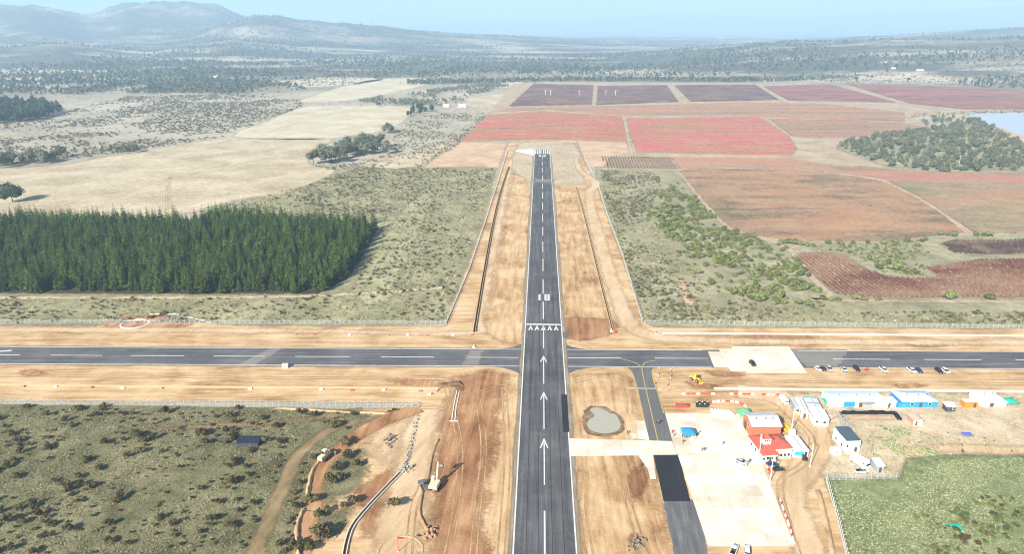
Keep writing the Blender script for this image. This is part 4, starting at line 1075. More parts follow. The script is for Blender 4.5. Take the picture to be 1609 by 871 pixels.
stuff('lane_scrub', [(764, 184), (722, 226), (664, 262), (650, 266), (712, 222), (756, 182)], 170, .7, 1.6, T_grey, 'dark scrub along the lane beside the red field', 'shrubs', 20, .2, L1, 19)

# ---- woods and bushes on the far plain and the hills
def far_scatter(name, n, r0, r1, fs, thr, s0, s1, T, label, cat, seed, a0=-38.0, a1=38.0):
    rg = np.random.default_rng(seed); m = n * 9
    az = np.radians(rg.uniform(a0, a1, m)); r = r0 * (r1 / r0) ** rg.uniform(0, 1, m)
    X, Y = np.sin(az) * r, np.cos(az) * r
    d = fbm(X / fs, Y / (fs * .45), 5, 300 + seed); k = rg.uniform(0, 1, m) < np.clip((d - thr) * 9, 0.02, 1)
    X, Y = X[k][:n], Y[k][:n]; Z = terrain_height(X, Y) - 0.6
    scatter(name, np.column_stack((X, Y, Z)), rg.uniform(s0, s1, len(X)), T, label, cat)
far_scatter('hill_woods', 17000, 2100, 8000, 520, .46, .6, 1.4, T_far + T_fard, 'dark woods in patches over the hazy plain and hills', 'woods', 1)
far_scatter('hill_scrub', 7000, 2100, 4600, 300, .40, .9, 2.0, T_farb, 'scattered bushes over the hazy slopes', 'shrubs', 2, 2.0, 38.0)
far_scatter('plain_scrub', 5000, 1900, 4500, 300, .45, .9, 2.0, T_farb, 'scattered bushes over the hazy plain left of the crop fields', 'shrubs', 3, -38.0, 2.0)
# ================================================================== CROP FIELDS
def crop_mat(name, cols, blotch=45.0, stretch=3.0, rz=0.0, mott=0.35):
    t = NT(name); p = t.pos(); cols = [tuple(x * (0.80 if 'soil' in name or 'litter' in name else .50) for x in c) for c in cols]
    g_ = 0.24; cols = [tuple(x * (1 - g_) + sum(c) / 3 * g_ for x in c) for c in cols]
    big = t.noise(t.pos((stretch, 1, 1), rz), 1 / blotch, 6, 0.64, 0.5); fin = t.noise(p, 0.55, 4, 0.7)
    f = t.math('ADD', t.math('MULTIPLY', big, 1 - mott), t.math('MULTIPLY', fin, mott)); n = len(cols)
    cc = t.ramp(f, [(0.41 + 0.19 * i / (n - 1), c) for i, c in enumerate(cols)])
    wk = t.noise(t.pos((stretch * .7, 1, 1), rz), 1 / 16.0, 5, .7, .6)
    t.color(t.mix(t.ramp(wk, [(0.46, 0.0), (0.66, 0.55)]), cc, (0.24, 0.185, 0.115))); t.rough(.9); t.spec(.1)
    t.bump(fin, .3, .6)
    return t.mat
def rows_of(P, u, sp, seg):
    n = Vector((-u.y, u.x)); ds = [p.dot(n) for p in P]; d = min(ds) + sp * .5; out = []
    while d < max(ds):
        hits = []
        for i in range(len(P)):
            a, b = P[i], P[(i + 1) % len(P)]; da, db = a.dot(n) - d, b.dot(n) - d
            if (da >= 0) != (db >= 0): hits.append(a.lerp(b, da / (da - db)).dot(u))
        hits.sort()
        for k in range(0, len(hits) - 1, 2):
            if hits[k + 1] - hits[k] > seg: out.append((u * hits[k] + n * d, u * hits[k + 1] + n * d))
        d += sp
    return out
def row_geo(a, b, w, h, seg, rs):
    u = (b - a); L = u.length; u = u / L; n = Vector((-u.y, u.x)); m = max(2, int(L / seg)); vs, fs = [], []
    j = rs.normal(0, 1, (m + 1, 4))
    for i in range(m + 1):
        p = a + u * (L * i / m); k = 1 + .10 * j[i, 0]; hh = h * (1 + .13 * j[i, 1]) * (0.25 if rs.random() < .035 else 1)
        l, r, c = p + n * w * .5 * k, p - n * w * .5 * k, p + n * w * .16 * j[i, 2]
        vs += [(l.x, l.y, 0), (c.x, c.y, hh), (r.x, r.y, 0)]
    for i in range(m):
        b0 = 3 * i; fs += [(b0, b0 + 3, b0 + 4, b0 + 1), (b0 + 1, b0 + 4, b0 + 5, b0 + 2)]
    return vs, fs
def crop_field(px, mat, soil_m, dirpx=None, sp=2.8, w=1.5, h=1.1, seg=3.0, single=False, z=L2, smooth=0, seed=0):
    px = [(x + 300, y) if x >= 1640 else (x, y) for x, y in px]      # the fields run on past the frame
    P = world_poly(px, smooth); f = soft_sheet('crop_field', P, z, soil_m, 4.0, 0, 10)
    u = Vector((1, 0.02)).normalized() if dirpx is None else (G(*dirpx[1]) - G(*dirpx[0])).normalized()
    rs = np.random.default_rng(seed); V, Fc = [], []
    Pin = ragged(P, .4, 6)
    for a, b in rows_of(Pin, u, sp, seg):
        vs, fs = row_geo(a, b, w, h, seg, rs); vs = [(x, y, zz + z) for x, y, zz in vs]
        if single: mesh_obj('crop_row', vs, fs, mat, f)
        else:
            k = len(V); V += vs; Fc += [tuple(k + i for i in q) for q in fs]
    if V:
        o = mesh_obj('crop_rows', V, Fc, mat, f); o['kind'] = 'stuff'
    return f
C_BROWN = crop_mat('red_brown_vines', [(0.22, 0.075, 0.045), (0.32, 0.12, 0.07), (0.40, 0.18, 0.10), (0.48, 0.26, 0.14)], 30)
C_DARK = crop_mat('dark_bare_vines', [(0.12, 0.07, 0.055), (0.18, 0.105, 0.08), (0.24, 0.14, 0.10)], 30)
C_ORANGE = crop_mat('orange_brown_leaves', [(0.19, 0.155, 0.080), (0.31, 0.185, 0.105), (0.40, 0.235, 0.135), (0.47, 0.225, 0.105), (0.52, 0.27, 0.11)], 36)
C_OLIVE = crop_mat('olive_russet_leaves', [(0.25, 0.23, 0.11), (0.33, 0.25, 0.14), (0.40, 0.25, 0.15), (0.50, 0.24, 0.11)], 48)
C_RED = crop_mat('red_autumn_leaves', [(0.32, 0.21, 0.09), (0.48, 0.19, 0.10), (0.60, 0.15, 0.09), (0.62, 0.12, 0.10)], 34, 5)
C_PINK = crop_mat('crimson_autumn_leaves', [(0.36, 0.22, 0.11), (0.52, 0.19, 0.11), (0.64, 0.13, 0.11), (0.66, 0.10, 0.13)], 34, 6)
C_PALER = crop_mat('faded_red_leaves', [(0.30, 0.22, 0.12), (0.40, 0.23, 0.15), (0.48, 0.21, 0.155), (0.55, 0.17, 0.135)], 60, 6)
C_TAN = crop_mat('faded_tan_leaves', [(0.28, 0.22, 0.11), (0.42, 0.26, 0.15), (0.54, 0.24, 0.15), (0.60, 0.19, 0.13)], 50, 6)
C_PURP = crop_mat('bare_purple_canes', [(0.13, 0.078, 0.085), (0.175, 0.095, 0.105), (0.22, 0.115, 0.125)], 70, 5)
C_PURP2 = crop_mat('reddish_purple_canes', [(0.24, 0.10, 0.095), (0.32, 0.115, 0.11), (0.42, 0.125, 0.13)], 60, 6)
S_SOIL = crop_mat('row_soil', [(0.34, 0.23, 0.13), (0.46, 0.34, 0.20), (0.55, 0.43, 0.27)], 20)
S_ORANGE = crop_mat('leaf_litter_orange', [(0.28, 0.22, 0.12), (0.40, 0.28, 0.17), (0.48, 0.32, 0.195)], 36)
S_RED = crop_mat('leaf_litter_red', [(0.33, 0.23, 0.145), (0.42, 0.265, 0.175), (0.50, 0.255, 0.18)], 50, 5)
S_PURP = crop_mat('leaf_litter_purple', [(0.17, 0.11, 0.105), (0.22, 0.13, 0.125), (0.28, 0.155, 0.15)], 60, 5)
D1 = ((1251, 410.5), (1310, 456.6))
crop_field([(1247, 404), (1262, 399), (1290, 397), (1322, 400), (1344, 412), (1368, 427), (1398, 436), (1435, 439), (1476, 437), (1463, 428), (1452, 421), (1490, 416), (1540, 409), (1640, 402), (1640, 466), (1500, 467), (1420, 468), (1340, 467), (1312, 461), (1280, 434)], C_BROWN, S_SOIL, D1, 2.9, 1.35, 1.25, 2.2, True, L2, 0, 1)
crop_field([(1478, 384), (1500, 378), (1640, 375), (1640, 393), (1545, 400), (1500, 397)], C_DARK, S_ORANGE, D1, 2.9, 1.5, 1.2, 2.5, True, L2, 0, 2)
crop_field([(1068, 269), (1130, 266), (1260, 269), (1330, 276), (1386, 286), (1430, 307), (1480, 338), (1514, 365), (1440, 373), (1400, 379), (1250, 378), (1195, 371), (1155, 360), (1132, 344), (1104, 312)], C_ORANGE, S_ORANGE, ((1100, 330), (1300, 334)), 2.8, 1.7, 1.1, 3.2, False, L2, 0, 3)
crop_field([(1398, 285), (1500, 289), (1640, 293), (1640, 369), (1532, 366), (1494, 341), (1444, 309)], C_OLIVE, S_ORANGE, ((1400, 330), (1600, 333)), 2.8, 1.7, 1.1, 3.2, False, L2, 0, 4)
crop_field([(1290, 262), (1360, 262), (1450, 272), (1640, 273), (1640, 291), (1500, 287), (1400, 283), (1345, 275)], C_PALER, S_RED, ((1400, 280), (1600, 284)), 2.8, 1.7, 1.1, 3.5, False, L2, 0, 5)
crop_field([(944, 246), (1050, 248), (1064, 265), (955, 263)], C_OLIVE, S_SOIL, ((963, 244), (970, 264)), 3.2, 1.5, 1.2, 3, False, L2, 0, 6)
crop_field([(1005, 247), (1240, 250), (1300, 260), (1335, 273), (1262, 266), (1130, 263), (1070, 265), (1056, 249)], C_TAN, S_ORANGE, ((1060, 255), (1300, 258)), 3, 1.6, 1.0, 4, False, L2 + .01, 0, 16)
crop_field([(724, 222), (768, 181), (850, 175), (976, 183), (985, 222), (860, 219)], C_RED, S_RED, ((740, 200), (980, 203)), 4.4, 2.5, 1.1, 4, False, L2, 0, 7)
crop_field([(986, 186), (1190, 184), (1204, 190), (1240, 216), (1251, 234), (1244, 244), (1002, 240), (992, 215)], C_PINK, S_RED, ((1000, 210), (1200, 213)), 4.4, 2.5, 1.1, 4, False, L2, 0, 8)
crop_field([(1210, 187), (1330, 189), (1420, 194), (1470, 203), (1430, 208), (1350, 214), (1310, 217), (1248, 215)], C_PALER, S_RED, ((1210, 200), (1400, 202)), 4.4, 2.5, 1.1, 4, False, L2, 0, 9)
crop_field([(778, 176), (805, 169), (975, 167), (1050, 165), (1170, 161), (1300, 164), (1420, 177), (1420, 191), (1205, 184), (1180, 182), (985, 182), (860, 172)], C_TAN, S_ORANGE, ((800, 172), (1200, 174)), 4.4, 2.5, 1.1, 5, False, L2, 0, 10)
for k, (q, m, so) in enumerate([([(800, 167), (838, 132), (932, 134), (929, 165)], C_PURP, S_PURP), ([(940, 135), (1047, 134), (1066, 160), (938, 165)], C_PURP, S_PURP), ([(1060, 134), (1186, 133), (1224, 157), (1086, 160)], C_PURP, S_PURP), ([(1200, 136), (1302, 132), (1408, 161), (1240, 158)], C_PURP2, S_PURP), ([(1326, 131), (1508, 128), (1640, 150), (1640, 171), (1520, 172), (1432, 163)], C_PURP2, S_PURP), ([(1524, 127), (1640, 122), (1640, 142)], C_PURP2, S_PURP)]):
    crop_field(q, m, so, ((900, 150), (1100, 151)), 4.5, 2.4, 1.1, 8, False, L2, 0, 20 + k)
# ================================================================== THINGS: fences, drains, markers
M_POST = paint('concrete_post', (0.44, 0.44, 0.41), .85, .1, .1)
M_WIRE = paint('galvanised_wire', (0.50, 0.53, 0.50), .5, .4, .05, 0.0)
M_PLINTH = paint('pale_plinth', (0.50, 0.47, 0.41), .85, .1, .15, 0, .4)
def wire_panel(L, h):
    mb = MB(); n = max(4, int(L / .22))
    for i in range(n + 1):
        x = L * i / n; mb.add([(x - .013, 0, .1), (x + .013, 0, .1), (x + .013, 0, h), (x - .013, 0, h)], [(0, 1, 2, 3)])
    for z in (.12, h * .36, h * .68, h - .03): mb.box((L / 2, 0, z), (L, .03, .035))
    me = bpy.data.meshes.new('mesh_panel'); me.from_pydata(mb.v, [], mb.f); me.materials.append(M_WIRE); me.update(); return me
_post = {}
def fence(path, label, h=2.3, sp=2.5, plinth=True, cat='fence', pw=.13):
    W = [G(*p) for p in path]; root = empty('mesh_fence', (W[0].x, W[0].y, L3)); tag(root, label, cat)
    o0 = W[0]
    if (h, pw) not in _post:
        mb = MB().box((0, 0, h / 2), (pw, pw, h)); mb.box((0, .1, h + .12), (.06, .28, .3), 0)
        me = bpy.data.meshes.new('fence_post'); me.from_pydata(mb.v, [], mb.f); me.materials.append(M_POST); me.update()
        _post[(h, pw)] = (me, wire_panel(sp, h))
    pm, wm = _post[(h, pw)]
    for a, b in zip(W[:-1], W[1:]):
        L = (b - a).length; u = (b - a) / L; ang = math.atan2(u.y, u.x); n = max(1, round(L / sp)); st = L / n
        for i in range(n + 1):
            p = a + u * st * i - o0
            if i < n or b is W[-1]:
                q = link(bpy.data.objects.new('fence_post', pm), root); q.location = (p.x, p.y, 0); q.rotation_euler.z = ang
            if i < n:
                q = link(bpy.data.objects.new('mesh_panel', wm), root); q.location = (p.x, p.y, 0); q.rotation_euler.z = ang; q.scale.x = st / sp
        if plinth:
            c = (a + b) / 2 - o0
            q = MB().box((0, 0, .22), (L, .34, .44)).build('plinth', M_PLINTH, root); q.location = (c.x, c.y, -.02); q.rotation_euler.z = ang
    return root
fence([(-30, 636), (330, 638.5), (657, 641)], 'wire mesh fence along the upper edge of the olive pasture', 2.4, 2.5, False)
fence([(-30, 509), (330, 510), (700, 511)], 'wire mesh fence between the low scrub and the left cross strip', 2.3, 2.5, False)
fence([(701, 509), (737, 425), (764, 345), (783, 285), (798, 236)], 'pale fence on a low wall left of the long runway', 2.0, 5.0, True, pw=.2)
fence([(939, 288), (952, 332), (978, 402), (1009, 505)], 'pale fence on a low wall right of the long runway', 2.0, 5.0, True, pw=.2)
fence([(1012, 510), (1320, 514), (1640, 518)], 'wire mesh fence between grey scrub and the right cross strip', 2.3, 2.5, False)
fence([(1298, 757), (1314, 812), (1331, 880)], 'white posted fence on a low wall beside the sandy road', 2.2, 2.0, True, pw=.18)
fence([(1299, 756), (1408, 753)], 'mesh fence in front of the parked white camper', 2.2, 2.2, False)
fence([(918, 246), (926, 262), (931, 272)], 'short pale fence by the bend of the sandy track', 2.0, 5.0, True, pw=.2)

def channel(name, path, w, h, mat_wall, mat_floor, label, cat='drain', inner=None, z=L3):
    """open drain: two walls standing proud of the ground and a floor between them"""
    W = [G(*p) for p in path]; root = empty(name, (W[0].x, W[0].y, z)); tag(root, label, cat); o0 = W[0]; t = .22
    W = catmull(W, 4)
    def strip(nm, a0, a1, z0, z1, m):
        vs, fs = [], []
        for i, p in enumerate(W):
            d = (W[min(i + 1, len(W) - 1)] - W[max(i - 1, 0)]).normalized(); nn = Vector((-d.y, d.x)); q = p - o0
            for off, zz in ((a0, z0), (a0, z1), (a1, z1), (a1, z0)): r = q + nn * off; vs.append((r.x, r.y, zz))
        k = len(W)
        for i in range(k - 1):
            for j in range(4): fs.append((4 * i + j, 4 * i + (j + 1) % 4, 4 * i + 4 + (j + 1) % 4, 4 * i + 4 + j))
        fs += [(0, 1, 2, 3), (4 * k - 4, 4 * k - 1, 4 * k - 2, 4 * k - 3)]
        mesh_obj(nm, vs, fs, m, root)
    strip('drain_wall', -w / 2 - t, -w / 2, -.02, h, mat_wall); strip('drain_wall', w / 2, w / 2 + t, -.02, h, mat_wall)
    strip('drain_floor', -w / 2 + .005, w / 2 - .005, -.02, .03, mat_floor)
M_DITCH = paint('shade_dark_ditch_earth', (0.10, 0.065, 0.04), .95, .05, .3)  # floor earth coloured dark to stand for the shadow down in the trench
M_BANK = paint('ditch_bank_earth', (0.50, 0.36, 0.21), .95, .05, .2)
M_CHAN = paint('cast_concrete', (0.72, 0.67, 0.58), .85, .1, .12, 0, .3)
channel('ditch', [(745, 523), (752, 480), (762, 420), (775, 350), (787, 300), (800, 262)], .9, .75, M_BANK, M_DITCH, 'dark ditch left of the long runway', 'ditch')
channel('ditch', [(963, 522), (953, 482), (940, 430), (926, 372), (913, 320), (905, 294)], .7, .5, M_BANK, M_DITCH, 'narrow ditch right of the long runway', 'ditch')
channel('drain', [(1122, 611.5), (1300, 613.5), (1460, 615), (1640, 617)], .7, .35, M_CHAN, M_CHAN, 'pale concrete drain behind the blue roofed sheds', 'drain')
channel('drain', [(1040, 524.5), (1240, 526), (1640, 529)], .5, .35, M_CHAN, M_CHAN, 'thin concrete drain along the strip beyond the cross runway', 'drain')
channel('drain', [(-30, 605), (300, 609), (690, 611)], .6, .4, M_BANK, M_BANK, 'sandy drain with red and white markers along it', 'drain')
channel('drain', [(632, 742), (600, 775), (560, 820), (546, 850), (538, 895)], .9, .5, M_CHAN, M_DITCH, 'concrete lined drain bending towards the earth ring', 'drain')
# stone filled gabion wall and rubble
def rubble(name, path, n, spread, s0, s1, mat, label, cat='rubble', seed=1, z=L3, part='stone'):
    rs = random.Random(seed); W = catmull([G(*p) for p in path], 6) if len(path) > 1 else [G(*path[0])]
    root = empty(name, (W[0].x, W[0].y, z)); tag(root, label, cat)
    bm = bmesh.new(); bmesh.ops.create_icosphere(bm, subdivisions=1, radius=1)
    for v in bm.verts: v.co *= rs.uniform(.7, 1.2)
    me = bpy.data.meshes.new(part); bm.to_mesh(me); bm.free(); me.materials.append(mat)
    for k in range(n):
        p = rs.choice(W) - W[0]; o = link(bpy.data.objects.new(part, me), root); s = rs.uniform(s0, s1); dd = rs.gauss(0, spread), rs.gauss(0, spread)
        q = max(0, 1 - math.hypot(*dd) / (2.2 * spread))
        o.location = (p.x + dd[0], p.y + dd[1], s * .3 + q * s * 1.4 * rs.random()); o.rotation_euler = (rs.uniform(0, 6), rs.uniform(0, 6), rs.uniform(0, 6)); o.scale = (s, s * rs.uniform(.6, 1.1), s * rs.uniform(.5, .9))
M_STONE = paint('grey_stone', (0.29, 0.275, 0.245), .9, .1, .3, 0, .8)
M_STONED = paint('dark_stone', (0.20, 0.17, 0.14), .9, .1, .3)
M_EARTHPILE = paint('spoil_earth', (0.36, 0.22, 0.12), .95, .05, .25)
rubble('stone_wall', [(656, 655), (648, 690), (640, 722), (633, 741)], 240, .5, .18, .42, M_STONE, 'long bank of grey stones beside the sandy track', 'stone bank', 3)
rubble('stone_heap', [(637, 738), (644, 736)], 40, 1.0, .25, .55, M_STONE, 'heap of grey stones at the bend of the concrete drain', 'stones', 4)
rubble('stone_heap', [(172, 503), (184, 505)], 34, 1.8, .3, .7, M_STONE, 'scatter of stones left of the white ring', 'stones', 5)
rubble('stone_heap', [(265, 503), (280, 504)], 40, 1.8, .3, .7, M_STONE, 'scatter of stones right of the white ring', 'stones', 6)
rubble('rubble_heap', [(1318, 652), (1326, 664), (1332, 672)], 110, 1.2, .25, .6, M_STONE, 'grey rubble strewn beside the slate roofed house', 'rubble', 7)
rubble('spoil_heap', [(676, 838)], 26, 1.3, .3, .9, M_EARTHPILE, 'heap of brown spoil at the end of the trench', 'spoil heap', 8, part='clod')
rubble('spoil_heap', [(996, 853), (998, 860)], 30, 1.1, .3, .8, M_STONED, 'heap of dark spoil beside the grey taxiway', 'spoil heap', 9, part='clod')
rubble('spoil_heap', [(612, 688), (614, 700)], 30, 1.0, .3, .7, M_STONED, 'dark spoil in the sandy clearing', 'spoil heap', 10, part='clod')
# low banks of loose earth
def bank(path, w, h, mat, label):
    W = catmull([G(*p) for p in path], 8); rs = random.Random(len(W)); o0 = W[0]; vs, fs = [], []
    for i, p in enumerate(W):
        d = (W[min(i + 1, len(W) - 1)] - W[max(i - 1, 0)]).normalized(); nn = Vector((-d.y, d.x)); q = p - o0; e = 0 if i in (0, len(W) - 1) else 1
        for off, zz in ((-w, 0), (-w * .35, h * .7), (w * .1, h), (w * .5, h * .6), (w, 0)):
            r = q + nn * (off * rs.uniform(.8, 1.2)); vs.append((r.x, r.y, zz * e * rs.uniform(.6, 1.3)))
    for i in range(len(W) - 1):
        for j in range(4): fs.append((5 * i + j, 5 * i + 5 + j, 5 * i + 6 + j, 5 * i + 1 + j))
    o = mesh_obj('earth_bank', vs, fs, mat, None, True); o.location = (o0.x, o0.y, L3); tag(o, label, 'earth bank')
M_BANKM = soil('loose_bank_earth', (0.26, 0.15, 0.08), (0.42, 0.28, 0.16), (0.52, 0.38, 0.23), (0.60, 0.47, 0.31), R(80), 3, 8, .1)
bank([(508, 718), (492, 740), (484, 770), (483, 790)], .8, .9, M_BANKM, 'bank of loose earth along the upper red track')
bank([(478, 800), (469, 822), (467, 850), (473, 890)], .8, .9, M_BANKM, 'bank of loose earth along the lower red track')
bank([(665, 770), (660, 805), (668, 828), (676, 840)], .55, .6, M_EARTHPILE, 'thin ridge of brown earth behind the excavator')
bank([(672, 760), (680, 715), (690, 690)], .5, .5, M_EARTHPILE, 'thin ridge of brown earth ahead of the excavator')
bank([(1285, 770), (1296, 810), (1310, 880)], .9, .7, M_BANKM, 'low sandy bank between the road and the white posted fence')
bank([(430, 642), (540, 648), (610, 651)], .6, .5, M_BANKM, 'low earth ridge below the end of the mesh fence')

# rings on the ground
M_RING = paint('whitewashed_stone', (0.80, 0.78, 0.73), .8, .1, .08)
def ring(cpx, r, w, h, mat, label, n=34, sy=1.0, part='stone'):
    c = G(*cpx); root = empty('ground_ring', (c.x, c.y, L3)); tag(root, label, 'ring'); L = 2 * math.pi * r / n
    me = MB().box((0, 0, h / 2), (L * .97, w, h), 0, 0, .9).build(part, mat, root).data
    bpy.data.objects.remove(root.children[0])
    for k in range(n):
        a = 2 * math.pi * k / n; o = link(bpy.data.objects.new(part, me), root)
        o.location = (math.cos(a) * r, math.sin(a) * r * sy, 0); o.rotation_euler.z = a + math.pi / 2
ring((212, 509.5), 6.6, .55, .25, M_RING, 'white ring of stones on reddish earth beyond the cross runway', 36, .85)
ring((629, 867), 6.3, .55, .16, M_BANK, 'pale earth ring around the red windsock mast', 40)
M_WPIPE = paint('white_pipe_plastic', (0.80, 0.77, 0.70), .5, .3, .05)
def pipe(path, r, label, mat=M_WPIPE):
    W = [G(*p) for p in path]; root = None; mb = MB()
    for a, b in zip(W[:-1], W[1:]): mb.tube((a.x - W[0].x, a.y - W[0].y, r), (b.x - W[0].x, b.y - W[0].y, r), r, 8)
    o = mb.build('pipe', mat); o.location = (W[0].x, W[0].y, L3); tag(o, label, 'pipe')
pipe([(235, 494.5), (277, 494.5)], .16, 'straight white pipe lying beyond the white ring')
pipe([(279, 494.5), (300, 500), (336, 509)], .16, 'bent white pipe lying near the scattered stones')
pipe([(718, 615), (713, 640), (710, 662)], .16, 'thin white pipe on the red earth, left of a pair')
pipe([(722, 616), (717, 640), (715, 662)], .16, 'thin white pipe on the red earth, right of a pair')
pipe([(706, 663), (720, 663)], .16, 'short white pipe lying across the ends of a pair')

# runway side markers: little ridge tents of painted board
M_RPL = paint('red_plastic', (0.62, 0.06, 0.045), .45, .35, .08)
M_WPL = paint('white_plastic', (0.80, 0.79, 0.76), .45, .35, .06)
def marker_mesh(m):
    mb = MB().prism([(-.75, 0), (.75, 0), (.12, .85), (-.12, .85)], -.9, .9, 0, 'y')
    o = mb.build('strip_marker', m); me = o.data; bpy.data.objects.remove(o); return me
MKR, MKW = marker_mesh(M_RPL), marker_mesh(M_WPL)
left_low = [(36, 608.5, 0), (87, 608.5, 1), (143, 610, 0), (193, 611, 1), (253, 611.5, 0), (393, 612, 1), (505, 613, 1), (553, 614.5, 0), (603, 613.5, 1), (660, 616, 0)]
left_up = [(463, 526.5, 0), (494, 527, 0), (549, 527.5, 1), (609, 528, 0), (641, 527.5, 1), (669, 528, 0), (712, 527.5, 1), (742, 527, 0)]
for lst, wh in ((left_low, 'on the sandy drain above the olive pasture'), (left_up, 'on the strip below the scrub fence')):
    for x, y, c in lst:
        o = link(bpy.data.objects.new('strip_marker', MKW if c else MKR)); o.location = G3(x, y, L3 + .01); o.rotation_euler.z = random.uniform(-.2, .2) + 1.57; o.scale = (.7, .7, .8)
        tag(o, ('white' if c else 'red') + ' ridged marker ' + wh, 'marker', ('white' if c else 'red') + ' markers ' + wh)
for x, y, lb in ((745, 546, 'white marker alone at the edge of the left cross runway'), (961, 521, 'white marker at the lower end of the right ditch')):
    o = link(bpy.data.objects.new('strip_marker', MKW)); o.location = G3(x, y, L3 + .01); tag(o, lb, 'marker')
o = link(bpy.data.objects.new('strip_marker', MKR)); o.location = G3(967, 523, L3 + .01); tag(o, 'red marker at the lower end of the right ditch', 'marker')

# road barriers
def barrier_mesh(m):
    mb = MB().prism([(-.24, 0), (.24, 0), (.22, .15), (.1, .3), (.07, .65), (-.07, .65), (-.1, .3), (-.22, .15)], -.65, .65, 0, 'y')
    o = mb.build('road_barrier', m); me = o.data; bpy.data.objects.remove(o); return me
BKR, BKW = barrier_mesh(M_RPL), barrier_mesh(M_WPL)
def barriers(path, n, where, pat=(1, 0), closed=False):
    W = catmull([G(*p) for p in path], 10); ln = [0]
    for a, b in zip(W[:-1], W[1:]): ln.append(ln[-1] + (b - a).length)
    for k in range(n):
        d = ln[-1] * (k + .5) / n; i = max(j for j in range(len(ln)) if ln[j] <= d); i = min(i, len(W) - 2)
        t = (d - ln[i]) / max(1e-6, ln[i + 1] - ln[i]); p = W[i].lerp(W[i + 1], t); u = W[i + 1] - W[i]; c = pat[k % len(pat)]
        if c is None: continue
        o = link(bpy.data.objects.new('road_barrier', BKW if c else BKR)); o.location = (p.x, p.y, L3 + .03); o.rotation_euler.z = math.atan2(u.y, u.x) - math.pi / 2
        nm = 'white' if c else 'red'
        tag(o, nm + ' road barrier ' + where, 'barrier', nm + ' barriers ' + where)
barriers([(1070, 620.5), (1124, 620.5)], 7, 'in the row before the yellow loader', (1, 0, 0, 1, 0, 0, 1))
barriers([(1146, 620.5), (1186, 621)], 6, 'in the row facing the concrete pad', (1, 0, 1, 0, 0, 1))
barriers([(1196, 621.5), (1226, 622)], 4, 'in the row beside the white van', (0, 1, 1, 0))
barriers([(1114, 636), (1121, 633), (1135, 632), (1150, 632.5), (1162, 635), (1174, 641)], 9, 'in the curve behind the white blocks', (0, 1, 1, 1, 0, 1, 1, 0, 1))
barriers([(1201, 722), (1206, 735), (1210, 748)], 5, 'in the line beside the parked dark cars', (1, 1, 1, 0, 0))
barriers([(1226, 786), (1233, 808), (1241, 830), (1248, 856)], 14, 'along the lower edge of the apron', (1, 0, 1, 1, 0))
barriers([(672, 622), (683, 619), (692, 611)], 6, 'at the end of the sandy drain', (1, 0, 1))
barriers([(1029, 521), (1031, 526)], 3, 'at the head of the thin drain', (1, 0, 1))

# ================================================================== vehicles
M_GLASS = paint('dark_glass', (0.02, 0.025, 0.03), .12, .6, .05)
M_TYRE = paint('tyre_rubber', (0.015, 0.015, 0.016), .85, .1, .1)
M_RIM = paint('wheel_rim', (0.45, 0.45, 0.46), .35, .5, .05, .6)
M_LAMP = paint('lamp_lens', (0.75, 0.75, 0.72), .2, .5, .02)
M_TAIL = paint('tail_lens', (0.40, 0.02, 0.02), .25, .5, .02)
CARC = {'white': (0.78, 0.78, 0.77), 'silver': (0.46, 0.48, 0.50), 'black': (0.018, 0.018, 0.02), 'maroon': (0.13, 0.02, 0.025), 'blue': (0.03, 0.05, 0.13), 'grey': (0.10, 0.11, 0.125), 'red': (0.42, 0.03, 0.03)}
def car_paint(c): return paint('car_paint_' + c, CARC[c], .25, .5, .05, .1 if c != 'white' else 0)
def wheel(parent, x, y, r=.33, w=.22):
    t = MB().tube((0, -w / 2, 0), (0, w / 2, 0), r, 14).build('wheel', M_TYRE, parent); t.location = (x, y, r)
    MB().tube((0, -w / 2 - .01, 0), (0, w / 2 + .01, 0), r * .58, 10).build('rim', M_RIM, t)
def bevel_prism(prof, hw, inset=.08):
    """side profile swept across the car, narrower at the flanks' rims"""
    mb = MB(); n = len(prof); cx = sum(p[0] for p in prof) / n; cz = sum(p[1] for p in prof) / n; vs = []
    for yy, k in ((-hw, .955), (-hw + inset, 1), (hw - inset, 1), (hw, .955)):
        for a, z in prof: vs.append((cx + (a - cx) * k, yy, cz + (z - cz) * k))
    fs = []
    for s in range(3): fs += [(s * n + i, s * n + (i + 1) % n, (s + 1) * n + (i + 1) % n, (s + 1) * n + i) for i in range(n)]
    fs += [tuple(range(n - 1, -1, -1)), tuple(range(3 * n, 4 * n))]
    return mb.add(vs, fs)
def cabin(x0, x1, xb0, xb1, z0, z1, hw, hwt):
    vs = [(xb0, -hw, z0), (xb1, -hw, z0), (xb1, hw, z0), (xb0, hw, z0), (x0, -hwt, z1), (x1, -hwt, z1), (x1, hwt, z1), (x0, hwt, z1)]
    return MB().add(vs, [(3, 2, 1, 0), (4, 5, 6, 7), (0, 1, 5, 4), (1, 2, 6, 5), (2, 3, 7, 6), (3, 0, 4, 7)])
